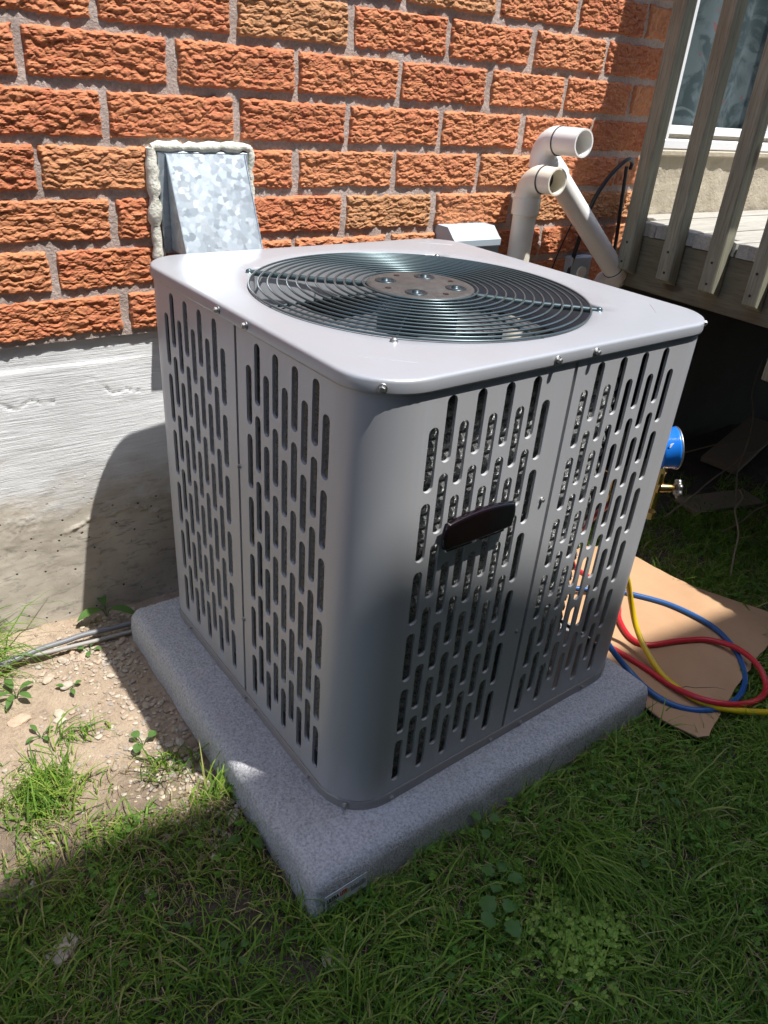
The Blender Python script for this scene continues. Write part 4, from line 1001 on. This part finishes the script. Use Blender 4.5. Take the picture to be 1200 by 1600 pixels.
# ================================================================== PLANTS AND LOOSE THINGS
PADP = []
def in_pad(x, y, g=0.0):
    dx = x-pc.x; dy = y-pc.y; c_, s_ = cos(PYAW), sin(PYAW); u = dx*c_+dy*s_; v = -dx*s_+dy*c_
    return (np.abs(u) < PW/2+g) & (np.abs(v) < PD/2+g)
cardA = np.array(card)
def in_card(x, y):
    c = np.zeros(len(x), bool); j = len(card)-1
    for i in range(len(card)):
        xi, yi = card[i]; xj, yj = card[j]
        with np.errstate(divide='ignore', invalid='ignore'):
            c ^= ((yi > y) != (yj > y)) & (x < (xj-xi)*(y-yi)/(yj-yi+1e-12)+xi)
        j = i
    return c
def lush(x, y):
    """grass density 0..1"""
    d = np.clip((-y-np.where(x<.55,.585,.50)+.10*(fbm(x*6,y*6,71,3)-.5)*3)/.16, 0, 1)            # lawn starts away from the wall
    left = np.clip(1.0-d, 0, 1)
    bare = fbm(x*9+3, y*9, 73, 3)
    g = d*np.clip((bare-.28)/.10, .35, 1)
    right = (x > 1.45)
    g = np.where(right, np.clip((2.75-x)/.5, 0, 1)*np.clip((-y-.28+(bare-.5)*.5)/.12, 0, 1)*np.clip((bare-.28)/.1,.25,1), g)
    g = np.where((x < .52) & (y > -.60), g*.6, g)
    g = np.maximum(g, .9*np.exp(-(((x-.185)/.05)**2+((y+.50)/.07)**2)))       # sunny tuft
    return g
def blades(n, xr, yr, dens, hmin, hmax, wmin, wmax, lean, seed, mt, name, fixed=None, az0=None, azs=pi, keep=True):
    rg = np.random.default_rng(seed)
    if fixed is None:
        x = rg.uniform(*xr, n*3); y = rg.uniform(*yr, n*3); p = dens(x, y); k = (rg.random(n*3) < p) & ~in_pad(x, y, .004) & ~in_card(x, y)
        x = x[k][:n]; y = y[k][:n]
    else: x, y = fixed(rg, n)
    n = len(x); h = hmin+(hmax-hmin)*rg.random(n)**1.8; wd = rg.uniform(wmin, wmax, n)
    clump = fbm(x*13, y*13, seed+2, 2); az = rg.uniform(-pi, pi, n) if az0 is None else az0+rg.normal(0, azs, n)
    az = az if az0 is not None else az*.55+(clump*4*pi)
    ln = lean[0]+(lean[1]-lean[0])*rg.random(n); S = 5; z0 = gz(x, y)-.003
    V = np.zeros((n, S*2-1, 3)); dx, dy = np.cos(az), np.sin(az); tw = rg.uniform(-.9,.9,n); px, py = -np.sin(az+tw), np.cos(az+tw)
    cx = x.copy(); cy = y.copy(); cz = z0.copy(); an = ln*.25
    kink = rg.uniform(0,1,n); 
    for s in range(S):
        w_ = wd*(1-(s/(S-1))**1.6)*.5*(1 if s else .7)
        if s < S-1:
            V[:,2*s,0] = cx-px*w_; V[:,2*s,1] = cy-py*w_; V[:,2*s,2] = cz; V[:,2*s+1,0] = cx+px*w_; V[:,2*s+1,1] = cy+py*w_; V[:,2*s+1,2] = cz+w_*.3
        else: V[:,2*s,0] = cx; V[:,2*s,1] = cy; V[:,2*s,2] = cz
        st = h/(S-1); cx = cx+dx*np.sin(an)*st; cy = cy+dy*np.sin(an)*st; cz = np.maximum(cz+np.cos(an)*st, z0+.003)
        an = an+ln*(.28+.25*kink)
    # keep blades off the wall
    V[:,:,1] = np.minimum(V[:,:,1], -.004)
    i = np.arange(n)*(S*2-1); F = []
    for s in range(S-2):
        F.append(np.stack([i+2*s,i+2*s+1,i+2*s+3],1)); F.append(np.stack([i+2*s,i+2*s+3,i+2*s+2],1))
    F.append(np.stack([i+2*(S-2),i+2*(S-2)+1,i+2*(S-1)],1))
    o = link(name, np_mesh(name, V.reshape(-1,3), np.vstack(F), mt, False))
    return o
one = lambda x, y: lush(x, y)
tag(blades(105000, (-.35,2.85), (-1.95,-.02), one, .018, .072, .0018, .0042, (.5,2.3), 101, M_GRASS, 'lawn_grass'), 'short uneven green grass of the lawn in front of and beside the pad', None, None, 'stuff')
tag(blades(22000, (-.35,2.6), (-1.9,-.35), lambda x,y: lush(x,y)*np.clip((fbm(x*5,y*5,91,3)-.40)/.1,0.15,1), .05, .140, .0022, .0046, (1.0,2.8), 102, M_GRASS, 'long_grass'), 'long unmown grass blades lying over in clumps on the lawn', None, None, 'stuff')
tag(blades(26000, (-.35,2.9), (-1.9,-.30), lambda x,y: np.clip(lush(x,y)*.7+.12*(y<-.45),0,1)*np.clip((fbm(x*4+9,y*4,95,3)-.40)/.12,.15,1)+.8*np.exp(-(((x-.33)/.13)**2+((y+.72)/.07)**2)), .03, .11, .0010, .0024, (1.6,3.2), 103, M_STRAW, 'dry_straw'), 'dead straw coloured grass stems matted between the green blades', None, None, 'stuff')
def tuftf(cx, cy, sx, sy): return lambda rg, n: (rg.normal(cx,sx,n), rg.normal(cy,sy,n))
TG = []
def tuft(n, cx, cy, s, h0, h1, lean, seed, label, az0=None, azs=pi, w0=.002, w1=.0045, mt=None):
    o = blades(n, None, None, None, h0, h1, w0, w1, lean, seed, mt or M_GRASS, 'grass_tuft', fixed=tuftf(cx,cy,s,s*.8), az0=az0, azs=azs)
    return tag(o, label, 'grass tuft')
tuft(85, .120, -.050, .030, .16, .33, (1.2,2.2), 201, 'long drooping grass tuft growing against the foundation at the far left', 0.0, .8)
tuft(70, .10, -.11, .03, .14, .28, (1.3,2.5), 202, 'grass tuft beside the grey conduit at the left edge', .1, .7)
tuft(240, .19, -.49, .030, .05, .11, (.6,2.0), 203, 'bright sunlit grass tuft on the bare soil left of the pad')
tuft(70, .40, -.545, .025, .05, .12, (.4,1.5), 204, 'thin sunlit grass tuft on the gravel close to the pad')
tuft(260, .94, -1.10, .035, .12, .22, (.9,1.9), 205, 'dense dark green grass tuft combed towards the viewer, in front of the pad', R(-100), .45)
tuft(40, .27, -.37, .03, .05, .13, (1.2,2.6), 206, 'sparse stray grass blades on the sunlit bare soil')
tuft(40, .46, -.66, .02, .07, .14, (.8,1.9), 207, 'grass blades leaning against the left side of the pad', R(20), .8)
# clover and small leaves over the lawn
def leaflets(n, seed, name, mt, xr, yr, dens, r0, r1, label, tri=3):
    rg = np.random.default_rng(seed); x = rg.uniform(*xr, n*4); y = rg.uniform(*yr, n*4); k = (rg.random(n*4) < dens(x,y)) & ~in_pad(x,y,.012) & ~in_card(x,y); x = x[k][:n]; y = y[k][:n]; n = len(x)
    z = gz(x,y)+rg.uniform(.008,.035,n); r = rg.uniform(r0,r1,n); a0 = rg.uniform(0,2*pi,n); V = []; F = []; o = 0; K = 7
    ux = rg.normal(0,.25,n); uy = rg.normal(0,.25,n)
    for t in range(tri):
        a = a0+2*pi*t/tri; cx = x+np.cos(a)*r*.95; cy = y+np.sin(a)*r*.95; P = np.zeros((n,K+1,3)); P[:,0] = np.stack([cx,cy,z+r*.1],1)
        for q in range(K):
            b_ = 2*pi*q/K; rr_ = r*(.95 if q else .72); qx = cx+np.cos(a+b_)*rr_*1.0; qy = cy+np.sin(a+b_)*rr_*.85; P[:,q+1] = np.stack([qx,qy,z+(qx-x)*ux+(qy-y)*uy+r*.12],1)
        i = np.arange(n)*(K+1)+o; o += n*(K+1)
        for q in range(K): F.append(np.stack([i, i+1+q, i+1+(q+1)%K],1))
        V.append(P.reshape(-1,3))
    return tag(link(name, np_mesh(name, np.vstack(V), np.vstack(F), mt)), label, None, None, 'stuff')
leaflets(2300, 301, 'clover_cover', M_CLOVER, (-.3,2.6), (-1.9,-.3), lambda x,y: lush(x,y)*np.clip((fbm(x*4+2,y*4+7,97,3)-.50)/.06,0,1), .0028, .0054, 'small three-leaved clover scattered through the lawn')
# broad-leaved weeds
def leaf_blade(m, base, az, L, W, droop, lobes=0):
    n_ = 8; c_, s_ = cos(az), sin(az); P = []
    for i in range(n_+1):
        t = i/n_; ww = W*sin(pi*min(1,t*.93+.07))**.8*.5*(1+(.22*sin(t*pi*6) if lobes else 0)); d = L*t; z = L*(.35*t-droop*t*t)
        cx = base[0]+c_*d; cy = base[1]+s_*d; P += [(cx-s_*ww, cy+c_*ww, base[2]+z+ww*.3), (cx, cy, base[2]+z), (cx+s_*ww, cy-c_*ww, base[2]+z+ww*.3)]
    fs = []
    for i in range(n_): fs += [(3*i,3*i+1,3*i+4,3*i+3),(3*i+1,3*i+2,3*i+5,3*i+4)]
    m.add(P, fs, True)
def weed(x, y, n, L, W, label, group=None, lobes=0, seed=0, zo=.0, up=.02):
    rd = random.Random(seed+int(x*1000)); z = float(gz(x,y))+zo
    t = thing('weed', (x,y,z), label, 'weed', group); a = rd.uniform(0,6.28)
    for k in range(n):
        az = a+2*pi*k/n+rd.uniform(-.3,.3); l = L*rd.uniform(.75,1.1); m = MB(); b0 = (cos(az)*.012, sin(az)*.012, up)
        leaf_blade(m, b0, az, l, W*rd.uniform(.85,1.1), rd.uniform(.25,.5), lobes); m.tube([(0,0,-.004),(b0[0]*.5,b0[1]*.5,up*.7),b0], .0011, 5); m.build('leaf', M_LEAF, t)
    return t
weed(.383,-.462,3,.022,.020,'tiny two-leaved seedling in the sun at the edge of the shadow left of the pad', seed=1, up=.016)
weed(.199,-.188,5,.042,.016,'small leafy weed on the sunlit gravel at the left edge', seed=2)
weed(.442,-.030,3,.070,.026,'broad-leaved weed sprouting between the foundation and the pad corner', seed=3, up=.03)
weed(.372,-.125,4,.020,.013,'tiny weed in the shade beside the grey conduit', seed=4, up=.01)
weed(.798,-1.08,4,.028,.026,'round-leaved weed in the shaded lawn, upper one in front of the pad', lobes=1, seed=5, up=.035)
weed(.745,-1.135,4,.030,.030,'lobed pale weed in the shaded lawn, lower one in front of the pad', lobes=1, seed=6, up=.04)
weed(.845,-.985,3,.022,.020,'round-leaved weed growing close to the front face of the pad', lobes=1, seed=12, up=.035)
weed(.302,-.225,3,.018,.010,'small seedling among the pale stones', seed=7, up=.01)
weed(.216,-.335,4,.022,.010,'little green seedling on the bare soil at the left edge', seed=8, up=.01)
weed(.467,-.770,4,.030,.018,'weed growing beside the front left corner of the pad', seed=9, up=.012)
for q, (x, y, n_, l, lab) in enumerate((
    (1.06,-1.19,5,.020,'small weed in the shaded lawn right of the dense grass tuft'),
    (.60,-1.16,3,.018,'small three-leaved weed low in the shaded lawn below the pad sticker'),
    (.36,-.95,4,.017,'small weed in the shaded lawn left of the pad front corner'),
    (1.20,-1.12,5,.021,'small weed among the grass below the torn tip of the cardboard'),
    (1.12,-1.03,4,.019,'small weed in the grass just below the right end of the pad'),
    (.30,-.86,3,.015,'tiny weed beside the flat grey stone at lower left'),
    (2.05,-.78,4,.026,'weed at the far right edge of the cardboard in the deck shade'),
    (2.25,-.60,5,.030,'leafy weed in the dark grass under the deck edge, in front of the plank'),
    (2.12,-.60,4,.024,'small weed in the dark grass just above the cardboard'))):
    weed(x, y, n_, l, l*.7, lab, None, 0, 20+q, up=.024)
leaflets(700, 311, 'sun_dapple_clover', M_CLOVER_SUN, (.70,1.0), (-1.34,-1.10), lambda x,y: np.exp(-(((x-.845)/.07)**2+((y+1.215)/.06)**2)), .0028, .0052, 'patch of clover, coloured pale for a sun dapple, in the lawn in front of the dense grass tuft')
# gravel and stones
def ico(seed, sub=1):
    b2 = bmm.new(); bmm.ops.create_icosphere(b2, subdivisions=sub, radius=1.0); V = np.array([v.co[:] for v in b2.verts]); F = np.array([[v.index for v in f.verts] for f in b2.faces]); b2.free()
    rg = np.random.default_rng(seed); V = V*(1+rg.normal(0,.13,(len(V),1))); return V, F
rg = np.random.default_rng(55); NG = 1800; gxv = []; 
x = rg.uniform(.05,.56,NG*3); y = rg.uniform(-.78,-.012,NG*3)
dn = np.exp(-((x-.44)/.10)**2)*.9+.75*np.exp(-((x-.34)/.13)**2-((y+.14)/.07)**2)+.55*np.exp(-((x-.42)/.10)**2-((y+.52)/.09)**2)+.03
k = (rg.random(NG*3) < dn*(fbm(x*14,y*14,77,2)+.15)) & ~in_pad(x,y,.004); x = x[k][:NG]; y = y[k][:NG]
VV = []; FF = []; o_ = 0; proto = [ico(s) for s in range(8)]
for i in range(len(x)):
    V, F = proto[i % 8]; s = rg.uniform(.0018,.0058)*(1.6 if rg.random() < .08 else 1); a = rg.uniform(0,6.28); c_, s_ = cos(a), sin(a)
    W_ = V*np.array([s*rg.uniform(.8,1.5), s, s*rg.uniform(.5,.8)]); W_ = np.stack([W_[:,0]*c_-W_[:,1]*s_, W_[:,0]*s_+W_[:,1]*c_, W_[:,2]],1)+np.array([x[i],y[i],float(gz(x[i],y[i]))+s*.25]); VV.append(W_); FF.append(F+o_); o_ += len(V)
tag(link('gravel', np_mesh('gravel', np.vstack(VV), np.vstack(FF), M_GRAVEL)), 'pale gravel scattered on the soil between the foundation and the pad', None, None, 'stuff')
stones = [(.189,-.268,.017,'largest flat pale stone on the sunlit soil at the left edge'),(.262,-.282,.012,'flat whitish stone, upper of two lying together on the bare soil'),(.259,-.306,.011,'flat whitish stone, lower of two lying together on the bare soil'),(.269,-.171,.012,'rounded orange stone on the sunlit gravel'),(.311,-.122,.010,'rounded tan stone just below the grey conduit'),(.297,-.214,.013,'pinkish stone in the middle of the sunlit gravel'),(.352,-.136,.010,'pale stone at the edge of the shadow beside the conduit'),(.291,-.118,.007,'small white stone next to the grey conduit'),(.463,-.716,.013,'tan stone tucked against the left side of the pad near its front corner'),(.535-.07,-.462,.010,'grey stone against the left side of the pad in the shadow'),(.14,-.80,.022,'flat grey stone half hidden in the grass at lower left'),(.49,-1.03,.018,'grey stone among the grass in front of the pad corner')]
for q, (sx_, sy_, s, lab) in enumerate(stones):
    V, F = ico(900+q, 2); V = V*(1+.06*np.sin(V[:,:1]*5+q)); V = V*np.array([s*1.25,s*.9,s*.45]); a = q*1.3; c_, s_ = cos(a), sin(a); V = np.stack([V[:,0]*c_-V[:,1]*s_, V[:,0]*s_+V[:,1]*c_, V[:,2]],1)
    o = link('stone', np_mesh('stone', V, F, M_GRAVEL), None, (sx_, sy_, float(gz(sx_,sy_))+s*.22)); tag(o, lab, 'stone')
# twigs and a plank under the deck
random.seed(9)
twl = [((2.10,-.42,.05),(2.9,-.30,.10),'long dry twig lying under the deck, nearest the unit'),((2.25,-.20,.10),(3.2,-.42,.16),'dry twig crossing under the deck in front of the wall'),((2.45,-.45,.02),(3.0,-.10,.35),'thin dry twig leaning up under the deck'),((2.2,-.55,.03),(2.75,-.62,.05),'dry stalk lying in the grass at the deck edge'),((2.02,-.72,.03),(2.35,-.50,.12),'dry grass stalk rising beside the cardboard')]
for a, b_, lab in twl:
    pts = []
    for k in range(7): t = k/6; pts.append((a[0]+(b_[0]-a[0])*t+random.uniform(-.012,.012), a[1]+(b_[1]-a[1])*t+random.uniform(-.012,.012), a[2]+(b_[2]-a[2])*t+.04*sin(pi*t)+random.uniform(-.006,.006)))
    o = cable('dry_twig', pts, .0028, M_TWIG, lab, 6, 'twig')
pk = MB().box((-.28,-.07,-.012),(.28,.07,.012),.003).build('old_plank', M_TWIG); pk.location = (2.95,-.17,.03); pk.rotation_euler = (.06,-.03,.25); tag(pk, 'old weathered plank lying on the soil under the deck', 'plank')
pk = MB().box((-.16,-.05,-.008),(.16,.05,.008),.002).build('bark_piece', M_TWIG); pk.location = (2.42,-.42,.02); pk.rotation_euler = (.05,.04,-.2); tag(pk, 'reddish brown wood scrap at the edge of the shaded grass beside the deck', 'wood scrap')

# ================================================================== NEIGHBOURING HOUSE (behind the viewer, casts the shade over the lawn)
EZ = 5.7; ey = -.700-.345*EZ
nh = thing('neighbouring_house', (.5+.2*EZ, ey, 0), 'two storey house behind the viewer whose eave shades the lawn', 'house', None, R(-6))
MB().box((-8,-8.0,-.3),(9,-.55,EZ-.05)).build('wall', M_NWALL, nh)
MB().box((-8.3,-8.3,EZ-.045),(9.3,-.0,EZ+.10)).build('eave', M_POST, nh)
m = MB(); m.add([(-8.3,-.02,EZ+.10),(9.3,-.02,EZ+.10),(9.3,-4.2,EZ+1.4),(-8.3,-4.2,EZ+1.4),(-8.3,-8.3,EZ+.10),(9.3,-8.3,EZ+.10)], [(0,1,2,3),(3,2,5,4),(0,3,4),(1,5,2)]); m.build('roof', M_ROOF, nh)
for xx in (-4.5,-.5,4.0):
    for zz in (.9,3.6):
        f = MB().box((xx-.6,-.549,zz),(xx+.6,-.53,zz+1.3)).build('window', M_VINYL, nh); MB().box((xx-.53,-.529,zz+.07),(xx+.53,-.525,zz+1.23)).build('pane', M_PANEDARK, f)
print('bricks', cnt)
